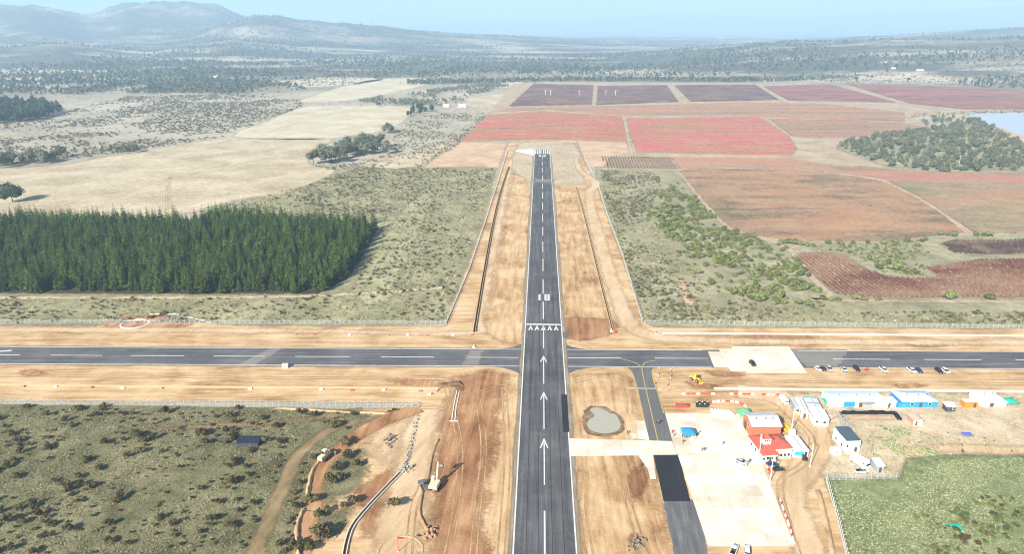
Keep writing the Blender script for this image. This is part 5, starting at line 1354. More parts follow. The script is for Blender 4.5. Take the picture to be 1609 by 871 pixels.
def make_car(kind):
    t = empty('parked_car'); bm_ = car_paint('white')
    if kind == 'sedan':
        bevel_prism([(-2.2, .32), (-2.25, .75), (-2.1, .92), (-1.3, .98), (.9, .96), (1.7, .84), (2.15, .66), (2.2, .34)], .88).build('body', bm_, t)
        cabin(-1.25, .25, -1.75, 1.0, .95, 1.42, .78, .62).build('windows', M_GLASS, t); rf = MB().box((-.5, 0, 1.445), (1.55, 1.25, .06), 0, 0, .94).build('roof', bm_, t)
    elif kind == 'suv':
        bevel_prism([(-2.25, .38), (-2.3, .95), (-2.15, 1.08), (1.0, 1.06), (1.9, .98), (2.2, .78), (2.25, .4)], .92).build('body', bm_, t)
        cabin(-1.95, .15, -2.15, .95, 1.06, 1.66, .82, .70).build('windows', M_GLASS, t); MB().box((-.9, 0, 1.69), (2.2, 1.42, .07), 0, 0, .95).build('roof', bm_, t)
    else:  # pickup
        bevel_prism([(-2.6, .42), (-2.6, 1.05), (-.72, 1.05), (-.7, 1.04), (1.3, 1.04), (2.2, .96), (2.5, .76), (2.5, .42)], .93).build('body', bm_, t)
        cabin(-.55, .75, -.7, 1.35, 1.03, 1.68, .80, .68).build('windows', M_GLASS, t); MB().box((.1, 0, 1.71), (1.4, 1.38, .07), 0, 0, .95).build('roof', bm_, t)
        MB().box((-1.65, 0, 1.055), (1.7, 1.5, .04)).build('load_bed', M_TYRE, t)
    xf = {'sedan': (1.35, -1.35, 2.17), 'suv': (1.4, -1.4, 2.2), 'pickup': (1.6, -1.65, 2.48)}[kind]
    for x in xf[:2]:
        for y in (-.82, .82): wheel(t, x, y, .34 if kind == 'sedan' else .38)
    for y in (-.62, .62):
        MB().box((xf[2], y, .68 if kind == 'sedan' else .8), (.08, .34, .14)).build('headlight', M_LAMP, t)
        MB().box((-xf[2] - .06, y, .78 if kind == 'sedan' else .9), (.08, .28, .16)).build('tail_light', M_TAIL, t)
    MB().box((xf[2] + .02, 0, .45), (.14, 1.7, .16)).build('bumper', M_TYRE, t)
    return t
CARS = {}
def car(x, y, hd, colour, kind, label, group=None, z=L4 + .01, cat='car'):
    p = G(x, y)
    if kind not in CARS: CARS[kind] = make_car(kind); t = CARS[kind]; first = True
    else: t = copy_tree(CARS[kind]); first = False
    t.location = (p.x, p.y, z); t.rotation_euler = (0, 0, hd); t.scale = (.93,) * 3
    for c in t.children:
        if c.name.split('.')[0] in ('body', 'roof'):
            c.material_slots[0].link = 'OBJECT'; c.material_slots[0].material = car_paint(colour)
    for k in ('group',):
        if k in t: del t[k]
    tag(t, label, cat, group); return t
H1 = R(-86)
for x, y, c, k, lb in [(1285, 582, 'white', 'sedan', 'white car parked first at the corner of the concrete pad'), (1293.5, 582, 'maroon', 'sedan', 'maroon car parked between two pale cars on the runway edge'), (1303, 582.5, 'silver', 'suv', 'silver car parked beside the maroon car'), (1326, 583, 'silver', 'sedan', 'silver car parked alone on the cross runway edge'), (1345.5, 582, 'black', 'suv', 'black car parked beside the red fire cart'), (1388, 583.5, 'white', 'pickup', 'white pickup parked alone beyond the red fire cart'), (1432, 584.5, 'white', 'pickup', 'white pickup parked beside the dark blue car'), (1443.5, 584.5, 'blue', 'sedan', 'dark blue car parked beside a white pickup'), (1475, 585.5, 'black', 'suv', 'black car parked beside the last white car'), (1485.5, 586, 'white', 'suv', 'white car parked last along the cross runway edge')]:
    car(x, y, H1 + random.uniform(-.06, .06), c, k, lb, None, L4 + .01)
car(1182, 574, R(-84), 'black', 'suv', 'black car standing on the concrete pad of the cross runway', None, L5 + .01)
car(1165, 729, R(-38), 'silver', 'sedan', 'silver car standing on the open apron', None, L5 + .01)
car(1213, 724, R(0), 'grey', 'suv', 'dark grey car parked in front of the red roofed porch', None, L2 + .03)
car(1213, 732, R(2), 'blue', 'sedan', 'dark blue car parked behind the lamp post by the porch', None, L2 + .03)
car(1223, 740, R(4), 'black', 'sedan', 'black car parked last beside the tall lamp post', None, L2 + .03)
car(1263, 721, R(80), 'black', 'sedan', 'black car parked under the turquoise sign', None, L2 + .03)
car(1153, 868, R(60), 'white', 'pickup', 'white pickup at the lower end of the apron', None, L2 + .03)
car(1173, 869, R(75), 'white', 'suv', 'white car beside the pickup below the apron', None, L2 + .03)
car(1354, 743, R(5), 'white', 'pickup', 'white pickup parked across the front of the camper', None, L2 + .03)

M_VAN = paint('van_white', (0.80, 0.80, 0.78), .35, .4, .05)
M_CHASSIS = paint('chassis_black', (0.03, 0.03, 0.032), .7, .2, .1)
M_YMACH = paint('machine_yellow', (0.72, 0.42, 0.06), .45, .35, .12)
M_CREAM = paint('machine_cream', (0.70, 0.57, 0.36), .5, .3, .12)
M_STEEL = paint('worn_steel', (0.20, 0.19, 0.18), .5, .4, .25, .5)
def van(x, y, hd, L, W, Hh, label, cat='van', z=L3 + .02, name='van'):
    p = G(x, y); t = empty(name, (p.x, p.y, z), hd)
    bevel_prism([(-L / 2, .4), (-L / 2, Hh), (L / 2 - .9, Hh), (L / 2 - .25, 1.25), (L / 2, 1.1), (L / 2, .4)], W / 2).build('body', M_VAN, t)
    cabin(L / 2 - .98, L / 2 - .9, L / 2 - .95, L / 2 - .22, 1.26, Hh - .12, W / 2 - .08, W / 2 - .15).build('windscreen', M_GLASS, t)
    for s in (-1, 1): MB().box((L / 2 - 1.45, s * (W / 2 + .005), Hh * .68), (.7, .03, .5)).build('side_window', M_GLASS, t)
    for xx in (-L / 2 + .9, L / 2 - .9):
        for yy in (-W / 2 + .1, W / 2 - .1): wheel(t, xx, yy, .36)
    for yy in (-W / 2 + .3, W / 2 - .3): MB().box((L / 2 + .01, yy, .75), (.06, .3, .18)).build('headlight', M_LAMP, t)
    tag(t, label, cat); return t
van(1231.5, 633, R(-85), 5.0, 1.95, 2.2, 'white van parked at the end of the red barriers')
van(1351, 731, R(-62), 6.6, 2.3, 2.9, 'white camper van parked behind a white pickup', 'camper van', L2 + .03, 'camper_van')
def truck(x, y, hd, label, box_m, z=L2 + .03):
    p = G(x, y); t = empty('truck', (p.x, p.y, z), hd)
    MB().box((0, 0, .75), (6.6, .9, .25)).build('chassis', M_CHASSIS, t)
    cb = bevel_prism([(1.9, .6), (1.9, 2.45), (3.0, 2.45), (3.35, 1.6), (3.4, .6)], 1.1).build('cab', M_VAN, t)
    cabin(3.0, 3.02, 3.08, 3.34, 1.62, 2.3, .95, .92).build('windscreen', M_GLASS, cb)
    bd = MB(); bd.box((-.9, 0, 1.0), (4.9, 2.3, .14))
    for s in (-1, 1): bd.box((-.9, s * 1.12, 1.45), (4.9, .08, .76))
    for xx in (-3.3, 1.5): bd.box((xx, 0, 1.45), (.08, 2.12, .76))
    bd.build('load_bed', box_m, t)
    for xx in (2.6, -1.6, -2.7):
        for yy in (-.98, .98): wheel(t, xx, yy, .48, .3)
    tag(t, label, 'truck')
truck(1236.5, 680, R(-72), 'yellow bedded truck with white cab parked beside the red hangar', M_YMACH)

def track_set(parent, L, W, g):
    for s in (-1, 1):
        n = 10; pr = []
        for k in range(n + 1): a = math.pi / 2 + math.pi * k / n; pr.append((-L / 2 + .42 + .42 * math.cos(a), .42 + .42 * math.sin(a)))
        for k in range(n + 1): a = -math.pi / 2 + math.pi * k / n; pr.append((L / 2 - .42 + .42 * math.cos(a), .42 + .42 * math.sin(a)))
        tk = MB().prism(pr, s * g - W / 2, s * g + W / 2).build('track', M_CHASSIS, parent)
        for xx in (-L / 2 + .42, 0, L / 2 - .42): MB().tube((xx, s * g - W / 2 - .03, .42), (xx, s * g + W / 2 + .03, .42), .26, 10).build('track_wheel', M_STEEL, tk)
def beam(parent, name, a, b, w0, w1, t, mat):
    a, b = Vector(a), Vector(b); d = (b - a).normalized(); up = Vector((0, 1, 0)).cross(d).normalized(); vs = []
    for p, w in ((a, w0), (b, w1)):
        for s, q in ((-1, -1), (1, -1), (1, 1), (-1, 1)): vs.append(p + up * (q * w / 2) + Vector((0, s * t / 2, 0)))
    return MB().add(vs, [(3, 2, 1, 0), (4, 5, 6, 7), (0, 1, 5, 4), (1, 2, 6, 5), (2, 3, 7, 6), (3, 0, 4, 7)]).build(name, mat, parent)
def excavator(x, y, hd, mat, label, scale=1.0, arm=((.9, 1.9), (3.4, 5.2), (6.3, 3.4)), z=L3 + .01):
    p = G(x, y); t = empty('excavator', (p.x, p.y, z), hd); t.scale = (scale,) * 3
    track_set(t, 3.6, .6, 1.15)
    MB().box((0, 0, .75), (1.8, 1.9, .5)).build('undercarriage', M_STEEL, t)
    hs = MB().box((-.5, 0, 1.65), (3.2, 2.5, 1.1), 0, 0, .94); hs.box((-1.9, 0, 1.6), (.5, 2.3, .9)); hs.build('engine_house', mat, t)
    cb = MB().box((.65, .75, 2.35), (1.4, .95, 1.6), 0, 0, .88).build('cab', mat, t); MB().box((1.37, .75, 2.5), (.06, .8, 1.0)).build('windscreen', M_GLASS, cb)
    MB().box((.65, 1.24, 2.5), (1.0, .06, .9)).build('side_window', M_GLASS, cb)
    A, B, C = [Vector((q[0], -.15, q[1])) for q in arm]
    beam(t, 'boom', A, B, .55, .38, .36, mat); st = beam(t, 'stick', B + (B - C) * .12, C, .42, .26, .28, mat)
    MB().tube(A + Vector((.6, .26, -.2)), A.lerp(B, .6) + Vector((0, .26, -.1)), .08, 8).build('hydraulic_ram', M_STEEL, t)
    MB().prism([(C.x - .15, C.z + .1), (C.x + .35, C.z + .05), (C.x + .25, C.z - .95), (C.x - .45, C.z - .9), (C.x - .75, C.z - .4)], -.65, .35).build('bucket', M_STEEL, st)
    tag(t, label, 'excavator')
excavator(684, 768, R(76), M_CREAM, 'cream excavator with raised boom on the red earth', 1.15, ((.9, 1.9), (2.6, 6.6), (5.4, 4.2)))
def loader(x, y, hd, mat, label, cat, blade=False, z=L3 + .01, s=1.0):
    p = G(x, y); t = empty('wheel_loader' if not blade else 'bulldozer', (p.x, p.y, z), hd); t.scale = (s,) * 3
    if blade: track_set(t, 3.4, .55, .95); zb = .5
    else:
        for xx in (-1.3, 1.4):
            for yy in (-1.0, 1.0): wheel(t, xx, yy, .72, .5)
        zb = .7
    bd = MB().box((-1.0, 0, zb + .75), (2.6, 1.5, 1.1), 0, 0, .93); bd.box((1.2, 0, zb + .45), (1.8, 1.1, .6)); bd.build('body', mat, t)
    cb = MB().box((.1, 0, zb + 1.75), (1.4, 1.35, 1.5), 0, 0, .88).build('cab', mat, t)
    MB().box((.82, 0, zb + 1.85), (.06, 1.1, .95)).build('windscreen', M_GLASS, cb); MB().box((-.62, 0, zb + 1.85), (.06, 1.1, .9)).build('rear_window', M_GLASS, cb)
    for sd_ in (-.62, .62): beam(t, 'lift_arm', (1.2, sd_, zb + .9), (3.0, sd_, .7), .3, .22, .2, mat)
    if blade: MB().prism([(2.75, .1), (3.05, .05), (2.95, .6), (3.1, 1.25), (2.85, 1.25), (2.72, .6)], -1.7, 1.7).build('blade', M_STEEL, t)
    else: MB().prism([(2.9, .15), (4.0, .1), (3.9, .25), (3.15, .4), (3.1, 1.1), (2.85, 1.1)], -1.35, 1.35).build('bucket', mat, t)
    tag(t, label, cat)
loader(1092, 599, R(-48), M_YMACH, 'yellow wheel loader below the concrete pad', 'loader', False, L3 + .01, .98)
loader(511, 722, R(64), M_CREAM, 'cream bulldozer climbing the curving red track', 'bulldozer', True, L3 + .02, 1.2)
loader(668, 768, R(110), M_STEEL, 'dark bulldozer standing beside the cream excavator', 'bulldozer', True, L3 + .01, 1.0)

# fire cart, generator cabinets
M_CART = paint('fire_red', (0.60, 0.07, 0.05), .4, .4, .08)
p = G(1361, 583); t = empty('fire_cart', (p.x, p.y, L4 + .01), .3)
MB().tube((-.9, 0, .75), (.9, 0, .75), .42, 12).build('tank', M_CART, t); MB().box((0, 0, .4), (2.0, .8, .1)).build('frame', M_CART, t)
for xx in (-.6, .6):
    for yy in (-.5, .5): wheel(t, xx, yy, .3, .14)
MB().tube((.95, 0, .45), (1.7, 0, .25), .04, 6).build('tow_bar', M_STEEL, t)
tag(t, 'small red wheeled fire cart beside the black parked car', 'fire cart')
for x, lb in ((446, 'white cabinet at the edge of the left cross runway, left of two'), (451, 'white cabinet at the edge of the left cross runway, right of two')):
    p = G(x, 578.5); t = empty('electrical_cabinet', (p.x, p.y, L3)); MB().box((0, 0, 1.0), (1.0, 1.2, 1.8)).build('housing', M_WPL, t); MB().box((0, 0, .05), (1.2, 1.4, .1)).build('plinth', M_CHAN, t)
    MB().box((0, -.61, 1.0), (.8, .03, 1.5)).build('door', M_POST, t); tag(t, lb, 'cabinet')

# ================================================================== buildings of the camp
def GZ(px, py, z):
    """world point of a pixel that shows something at height z"""
    g = G(px, py); k = (CAM_H - z) / CAM_H; return Vector((g.x * k, g.y * k))
def corr(name, c, rough=.45, ax='x', sc=1.0, metal=.0):
    """corrugated sheet"""
    t = NT(name); p = t.objpos(); w = t.n.new('ShaderNodeTexWave'); w.wave_type = 'BANDS'; w.bands_direction = 'X' if ax == 'x' else 'Y'
    w.inputs['Scale'].default_value = 1.6 * sc; w.inputs['Distortion'].default_value = 0; t.t.links.new(p, w.inputs['Vector'])
    n = t.noise(p, .5, 5, .65)
    c2 = t.mix(t.ramp(n, [(.35, .35), (.6, 0.0)]), c, tuple(x * .72 for x in c)); t.color(c2); t.rough(rough); t.spec(.4)
    t.b.inputs['Metallic'].default_value = metal
    t.bump(w.outputs['Fac'], .06, .7); return t.mat
R_GREY = corr('grey_roof_sheet', (0.58, 0.61, 0.62), .4, 'x'); R_RED = corr('red_roof_sheet', (0.56, 0.105, 0.07), .5, 'x', 1.3)
R_WHITE = corr('white_roof_sheet', (0.86, 0.85, 0.82), .5, 'x'); R_SLATE = corr('slate_blue_roof', (0.075, 0.11, 0.15), .5, 'x')
R_TEAL = corr('teal_roof_sheet', (0.03, 0.42, 0.33), .5, 'x'); R_BLUE = corr('pale_blue_plastic', (0.50, 0.62, 0.74), .5, 'x', .6); R_TAN = corr('tan_roof_sheet', (0.50, 0.40, 0.26), .7, 'x')
W_RED = corr('orange_red_wall', (0.60, 0.16, 0.085), .6, 'x'); W_WHITE = paint('white_wall', (0.80, 0.79, 0.76), .7, .2, .07); W_CREAM = paint('cream_wall', (0.72, 0.66, 0.54), .7, .2, .1)
W_BLUE = paint('blue_tarp', (0.03, 0.26, 0.66), .5, .3, .15); W_GREEN = paint('green_tarp', (0.10, 0.46, 0.22), .6, .3, .18); W_TEAL = paint('teal_tarp', (0.015, 0.36, 0.27), .6, .3, .15)
W_ORANGE = paint('orange_panel', (0.72, 0.20, 0.03), .6, .3, .1); W_BRICK = paint('brick_wall', (0.52, 0.26, 0.18), .85, .1, .2); W_GREY = paint('grey_panel', (0.30, 0.33, 0.35), .6, .3, .1); W_DARK = paint('dark_panel', (0.05, 0.055, 0.07), .6, .3, .15)
W_CYAN = paint('turquoise_sign', (0.02, 0.58, 0.60), .4, .3, .03); W_PINK = paint('pink_panel', (0.66, 0.30, 0.27), .6, .3, .1); W_MAG = paint('magenta_cloth', (0.55, 0.03, 0.16), .7, .2, .1)
M_DOOR = paint('dark_door', (0.10, 0.07, 0.06), .6, .3, .1); M_FRAME = paint('window_frame', (0.70, 0.70, 0.68), .6, .3, .05)
def rect(a, b, depth):
    """front-left, front-right world points and depth -> centre, width, heading"""
    u = (b - a); w = u.length; u = u / w; n = Vector((-u.y, u.x)); c = (a + b) / 2 + n * depth / 2
    return c, w, math.atan2(u.y, u.x)
def opening(root_wall, x, y, z, w, h, face, mat, name='window', fr=True):
    """face: 'f' front (-y), 'b', 'l', 'r'"""
    d = {'f': (w, .05, h), 'b': (w, .05, h), 'l': (.05, w, h), 'r': (.05, w, h)}[face]
    o = MB().box((x, y, z), d).build(name, mat, root_wall)
    return o
def house(name, a, b, depth, wall_h, ridge_h, roof, wall_m, roof_m, label, cat='building', z=L2 + .02, over=.3, windows=(), doors=(), front_m=None, axis='x'):
    c, w, ang = rect(a, b, depth); t = empty(name, (c.x, c.y, z), ang); X, Y = w / 2, depth / 2
    th = .18; wl = MB()
    for (cx, cy, dx, dy) in ((0, -Y + th / 2, w, th), (0, Y - th / 2, w, th), (-X + th / 2, 0, th, depth - 2 * th), (X - th / 2, 0, th, depth - 2 * th)): wl.box((cx, cy, wall_h / 2), (dx, dy, wall_h))
    r0 = wall_h + .004
    if roof == 'gable' and axis == 'x':
        for s in (-1, 1): wl.prism([(-Y + .02, wall_h - .02), (Y - .02, wall_h - .02), (0, ridge_h - .12)], s * (X - th / 2) - th / 2, s * (X - th / 2) + th / 2, 0, 'x')
    elif roof == 'gable':
        for s in (-1, 1): wl.prism([(-X + .02, wall_h - .02), (X - .02, wall_h - .02), (0, ridge_h - .12)], s * (Y - th / 2) - th / 2, s * (Y - th / 2) + th / 2, 0, 'y')
    wall = wl.build('wall', wall_m, t)
    if front_m: MB().box((0, -Y - .02, wall_h * .5), (w * .98, .04, wall_h * .96)).build('front_panel', front_m, t)
    k = .09; rm = MB(); xo, yo = X + over, Y + over
    if roof == 'gable' and axis == 'x':
        e = r0 - (ridge_h - r0) * over / Y
        rm.prism([(-yo, e), (0, ridge_h), (yo, e), (yo, e + k), (0, ridge_h + k), (-yo, e + k)], -xo, xo, 0, 'x')
    elif roof == 'gable':
        e = r0 - (ridge_h - r0) * over / X
        rm.prism([(-xo, e), (0, ridge_h), (xo, e), (xo, e + k), (0, ridge_h + k), (-xo, e + k)], -yo, yo, 0, 'y')
    elif roof == 'hip':
        rl = max(.0, xo - yo * .9) if w >= depth else 0; ry = 0 if w >= depth else max(0, yo - xo * .9)
        v = [(-xo, -yo, r0), (xo, -yo, r0), (xo, yo, r0), (-xo, yo, r0), (-rl, -ry, ridge_h), (rl, -ry if w < depth else 0, ridge_h)] if w >= depth else [(-xo, -yo, r0), (xo, -yo, r0), (xo, yo, r0), (-xo, yo, r0), (0, -ry, ridge_h), (0, ry, ridge_h)]
        if w >= depth: f = [(0, 1, 5, 4), (1, 2, 5), (2, 3, 4, 5), (3, 0, 4), (3, 2, 1, 0)]
        else: f = [(0, 1, 4), (1, 2, 5, 4), (2, 3, 5), (3, 0, 4, 5), (3, 2, 1, 0)]
        rm.add(v, f)
    elif roof == 'arch':
        n = 9; pr = [(yo * math.cos(math.pi * i / n), r0 - .02 + (ridge_h - r0) * math.sin(math.pi * i / n)) for i in range(n + 1)]
        rm.prism(pr, -xo, xo, 0, 'x')
    elif roof == 'shed': rm.prism([(-yo, r0), (yo, ridge_h), (yo, ridge_h + k), (-yo, r0 + k)], -xo, xo, 0, 'x')
    else: rm.box((0, 0, r0 + k / 2), (2 * xo, 2 * yo, k))
    ro = rm.build('roof', roof_m, t)
    if roof == 'gable':
        half, run = (yo, xo) if axis == 'x' else (xo, yo); e = r0 - (ridge_h - r0) * over / (half - over); rb = MB(); nrib = max(3, int(2 * run / 1.1))
        for i in range(nrib + 1):
            q = -run + .05 + (2 * run - .1) * i / nrib
            rb.prism([(-half, e + k), (0, ridge_h + k), (half, e + k), (half, e + k + .07), (0, ridge_h + k + .07), (-half, e + k + .07)], q - .04, q + .04, 0, axis)
        rb.build('roof_ribs', roof_m, ro)
        rc = MB().box((0, 0, ridge_h + k + .1), (2 * xo, .5, .06) if axis == 'x' else (.5, 2 * yo, .06)); rc.build('ridge_cap', M_POST, ro)
        gt = MB()
        for s_ in (-1, 1): gt.box((0, s_ * (yo + .07), e + .02) if axis == 'x' else (s_ * (xo + .07), 0, e + .02), (2 * xo, .14, .12) if axis == 'x' else (.14, 2 * yo, .12))
        gt.build('gutter', M_STEEL, ro)
    if w > 8 and roof in ('gable', 'arch', 'hip'):
        for s_ in (-.55, .1, .6):
            vt = MB().tube((s_ * X, (-.3 if axis == 'x' else .2) * Y, wall_h), (s_ * X, (-.3 if axis == 'x' else .2) * Y, ridge_h + .45), .16, 8); vt.build('roof_vent', M_STEEL, ro)
    for (f, x, zz, ww, hh) in windows:
        pos = {'f': (x, -Y - .03), 'b': (x, Y + .03), 'l': (-X - .03, x), 'r': (X + .03, x)}[f]
        wn_ = opening(t, pos[0], pos[1], zz, ww, hh, f, M_GLASS, 'window'); 
        fr = MB()
        if f in 'fb':
            for s in (-1, 1): fr.box((pos[0] + s * (ww / 2 + .04), pos[1], zz), (.08, .08, hh + .16)); fr.box((pos[0], pos[1], zz + s * (hh / 2 + .04)), (ww, .08, .08))
        else:
            for s in (-1, 1): fr.box((pos[0], pos[1] + s * (ww / 2 + .04), zz), (.08, .08, hh + .16)); fr.box((pos[0], pos[1], zz + s * (hh / 2 + .04)), (.08, ww, .08))
        fr.build('frame', M_FRAME, wn_)
    for (f, x, ww, hh) in doors:
        pos = {'f': (x, -Y - .03), 'b': (x, Y + .03), 'l': (-X - .03, x), 'r': (X + .03, x)}[f]
        opening(t, pos[0], pos[1], hh / 2, ww, hh, f, M_DOOR, 'door')
    tag(t, label, cat); return t, ro
# hangar
hg, _ = house('hangar', GZ(1182.5, 671.5, 5.0), GZ(1228, 671, 5.0), 9.6, 5.0, 6.5, 'gable', W_RED, R_GREY, 'orange red metal hangar with pale grey gable roof', 'hangar', windows=[('l', -1, 3.4, 1.4, .9)], doors=[('l', 2, 2.6, 3.2)])
# terminal with red hipped roof and look-out turret
tm, _ = house('terminal_building', GZ(1193, 708, 3.2), GZ(1245, 705, 3.2), 9.0, 3.2, 5.4, 'hip', W_WHITE, R_RED, 'terminal with red hipped roof and small white turret', 'building', windows=[('f', 3.4, 1.7, 1.6, 1.1), ('l', -2, 1.7, 1.4, 1.1), ('l', 1.5, 1.7, 1.4, 1.1)], doors=[('f', 1.6, 1.1, 2.2)])
tw = MB().box((-2.6, -1.6, 4.7), (2.9, 2.4, 3.4)).build('turret', W_WHITE, tm)
for x in (-3.3, -2.6, -1.9): MB().box((x, -2.83, 5.7), (.5, .05, .6)).build('turret_window', M_GLASS, tw)
MB().add([(-4.35, -3.1, 6.4), (-.85, -3.1, 6.4), (-.85, -.1, 6.4), (-4.35, -.1, 6.4), (-2.6, -1.6, 7.6)], [(0, 1, 4), (1, 2, 4), (2, 3, 4), (3, 0, 4), (3, 2, 1, 0)]).build('turret_roof', R_RED, tw)
pw = MB()
pw.box((-3.0, -5.9, 1.35), (5.6, 2.6, 2.7)); pw.build('porch', W_WHITE, tm)
MB().add([(-6.1, -7.5, 2.72), (.1, -7.5, 2.72), (.1, -4.2, 2.72), (-6.1, -4.2, 2.72), (-4.4, -4.5, 4.3), (-1.6, -4.5, 4.3)], [(0, 1, 5, 4), (1, 2, 5), (2, 3, 4, 5), (3, 0, 4), (3, 2, 1, 0)]).build('porch_roof', R_RED, tm)
for x in (-5.2, -3.9, -2.1, -.8): MB().box((x, -7.23, 1.5), (.8, .05, 1.1)).build('porch_window', M_GLASS, tm)
MB().box((-3.0, -7.23, 1.1), (.8, .05, 2.0)).build('porch_door', M_DOOR, tm)
MB().box((2.9, -5.2, 1.5), (4.6, 1.1, 3.0)).build('entrance_wing', W_CREAM, tm)
for x in (1.6, 2.9, 4.2): MB().box((x, -5.78, 1.5), (.8, .05, 1.0)).build('entrance_window', M_GLASS, tm)
# white hall with turquoise sign
wh, _ = house('white_hall', GZ(1247.5, 709.5, 2.7), GZ(1271, 708.8, 2.7), 8.6, 2.7, 3.5, 'gable', W_WHITE, R_WHITE, 'white hall with a turquoise sign on its front', 'building', axis='y', windows=[('r', 0, 1.6, 1.2, .9)], doors=[('l', 0, 1.0, 2.1)])
MB().box((-.6, -4.36, 1.7), (3.4, .06, 1.4)).build('front_sign', W_CYAN, wh); MB().box((1.8, -4.36, 1.6), (.9, .05, 1.3)).build('window', M_GLASS, wh)
# green tarpaulin shelter
def tarp_tent(name, a, b, depth, h, mat, label, seed=1, z=L2 + .02, sag=.2, cat='tarpaulin'):
    c, w, ang = rect(a, b, depth); t = empty(name, (c.x, c.y, z), ang); rs = random.Random(seed); nx, ny = 9, 7; vs, fs = [], []
    for j in range(ny):
        for i in range(nx):
            u, v = i / (nx - 1), j / (ny - 1); e = min(u, 1 - u, v, 1 - v) * 2; zz = h * (.45 + .55 * min(1, e * 1.3)) + rs.uniform(-sag, sag) * h * .35
            vs.append(((u - .5) * w * rs.uniform(.96, 1.03), (v - .5) * depth * rs.uniform(.96, 1.03), zz))
    for j in range(ny - 1):
        for i in range(nx - 1): fs.append((j * nx + i, j * nx + i + 1, (j + 1) * nx + i + 1, (j + 1) * nx + i))
    o = mesh_obj('cover', vs, fs, mat, t); sm = o.modifiers.new('thick', 'SOLIDIFY'); sm.thickness = .04
    for sx in (-.46, 0, .46):
        for sy in (-.46, .46): MB().tube((sx * w, sy * depth, 0), (sx * w, sy * depth, h * .55), .05, 6).build('pole', M_STEEL, t)
    tag(t, label, cat); return t
tarp_tent('tarpaulin_shelter', GZ(1164, 652, 1.8), GZ(1186, 651, 1.8), 5.2, 2.4, W_GREEN, 'bright green tarpaulin shelter behind the hangar', 3)
# prefabricated blocks
def block(name, fl, fr, bl, z, wall_m, roof_m, label, roof='flat', rh=None, sections=(), **kw):
    a, b, c = GZ(*fl, z), GZ(*fr, z), GZ(*bl, z); return house(name, a, b, (c - a).length, z, rh or z + .4, roof, wall_m, roof_m, label, **kw)
def block_q(name, fl, fr, bl, z, wall_m, roof_m, label, cat='cabin', extra=None, windows=(), doors=()):
    """long block that leans across the picture: its own long side gives the heading"""
    a, b, c = GZ(*fl, z), GZ(*fr, z), GZ(*bl, z); L = (c - a).length; n = (c - a) / L; u = Vector((n.y, -n.x)); w = (b - a).dot(u)
    return house(name, a, a + u * abs(w), L, z, z + .35, 'gable', wall_m, roof_m, label, cat, over=.12, axis='y', windows=windows, doors=doors)
block_q('prefab_cabin', (1259.5, 648), (1270, 647.5), (1249, 626), 2.7, W_CREAM, R_WHITE, 'narrow white prefab cabin with orange end wall', windows=[('l', 2, 1.6, 1, .8), ('l', -2, 1.6, 1, .8)], doors=[('f', 0, 1.0, 2.1)])
block_q('prefab_cabin', (1250, 641.5), (1257, 641), (1242.5, 627), 2.6, W_GREY, corr('grey_blue_roof', (0.40, 0.46, 0.52), .5), 'small cabin with grey blue roof beside the narrow white cabin', windows=[('f', 0, 1.5, 1.0, .8)])
q1, qr = block_q('prefab_hall', (1279.5, 658.3), (1302, 658), (1271.5, 643), 3.0, W_WHITE, R_WHITE, 'white roofed prefab hall joined to a pale striped hall', windows=[('f', -1.5, 1.6, 1.0, .8), ('f', 1.2, 1.6, 1.0, .8)], doors=[('r', 1, 1.2, 2.1)])
q2_, qr2 = block_q('prefab_hall', (1270.8, 641.5), (1291, 641.2), (1262.5, 625.5), 3.0, W_WHITE, corr('pale_lilac_roof', (0.55, 0.60, 0.70), .5), 'pale blue striped prefab hall with a teal rear edge', doors=[('r', 0, 1.2, 2.1)])
d2 = q2_.children[0]
MB().box((0, 3.7, 3.48), (4.9, .7, .05)).build('teal_edge', R_TEAL, q2_); MB().box((0, -.6, 3.45), (4.9, 1.0, .05)).build('grey_band', W_GREY, q2_)
tk = empty('water_barrel', (*G(1283.5, 663.5), L3)); MB().tube((0, 0, 0), (0, 0, 1.3), .55, 14).build('barrel', W_TEAL, tk); MB().tube((0, 0, 1.3), (0, 0, 1.36), .5, 14).build('lid', M_WPL, tk); tag(tk, 'teal water barrel before the white prefab hall', 'barrel')
# long sheds
ls, lr = house('long_shed', GZ(1304.5, 631.5, 2.6), GZ(1387, 631, 2.6), 7.4, 2.6, 3.9, 'arch', W_CREAM, R_BLUE, 'long shed under pale blue plastic roof with patched front', 'shed', z=L2 + .03, doors=[('f', 2.0, 1.6, 2.0)])
for x, w_, m, nm in ((-7.6, 5.4, W_WHITE, 'white_panel'), (-2.6, 4.4, W_BLUE, 'blue_panel'), (4.6, 4.0, W_GREY, 'grey_panel'), (8.4, 2.6, W_CREAM, 'cream_panel')): MB().box((x, -3.75, 1.3), (w_, .08, 2.4)).build(nm, m, ls)
MB().box((4.8, -4.4, 2.3), (4.6, 1.4, .08)).build('awning', W_GREY, ls)
block('storage_container', (1388, 632), (1409, 632), (1388, 625.5), 2.6, W_WHITE, R_WHITE, 'white storage container at the end of the long blue shed', 'flat', doors=[('f', 0, 1.0, 2.0)], cat='container')
tarp_tent('tarpaulin_heap', G(1296.5, 637), G(1305, 637), 4, 1.6, W_TEAL, 'teal tarpaulin heap at the end wall of the long shed', 5)
bl, br = house('blue_shed', GZ(1418, 632, 2.5), GZ(1474, 631.8, 2.5), 8.6, 2.5, 3.9, 'hip', W_BLUE, R_BLUE, 'bright blue walled shed with pale blue hipped roof', 'shed', z=L2 + .03, windows=[('f', -3, 1.4, 1.2, .9), ('f', 4, 1.4, 1.2, .9)], doors=[('f', 0.5, 1.2, 2.0)])
MB().box((-7.9, -2.5, 1.1), (1.8, 4.2, 2.2)).build('lean_to', W_BLUE, bl)
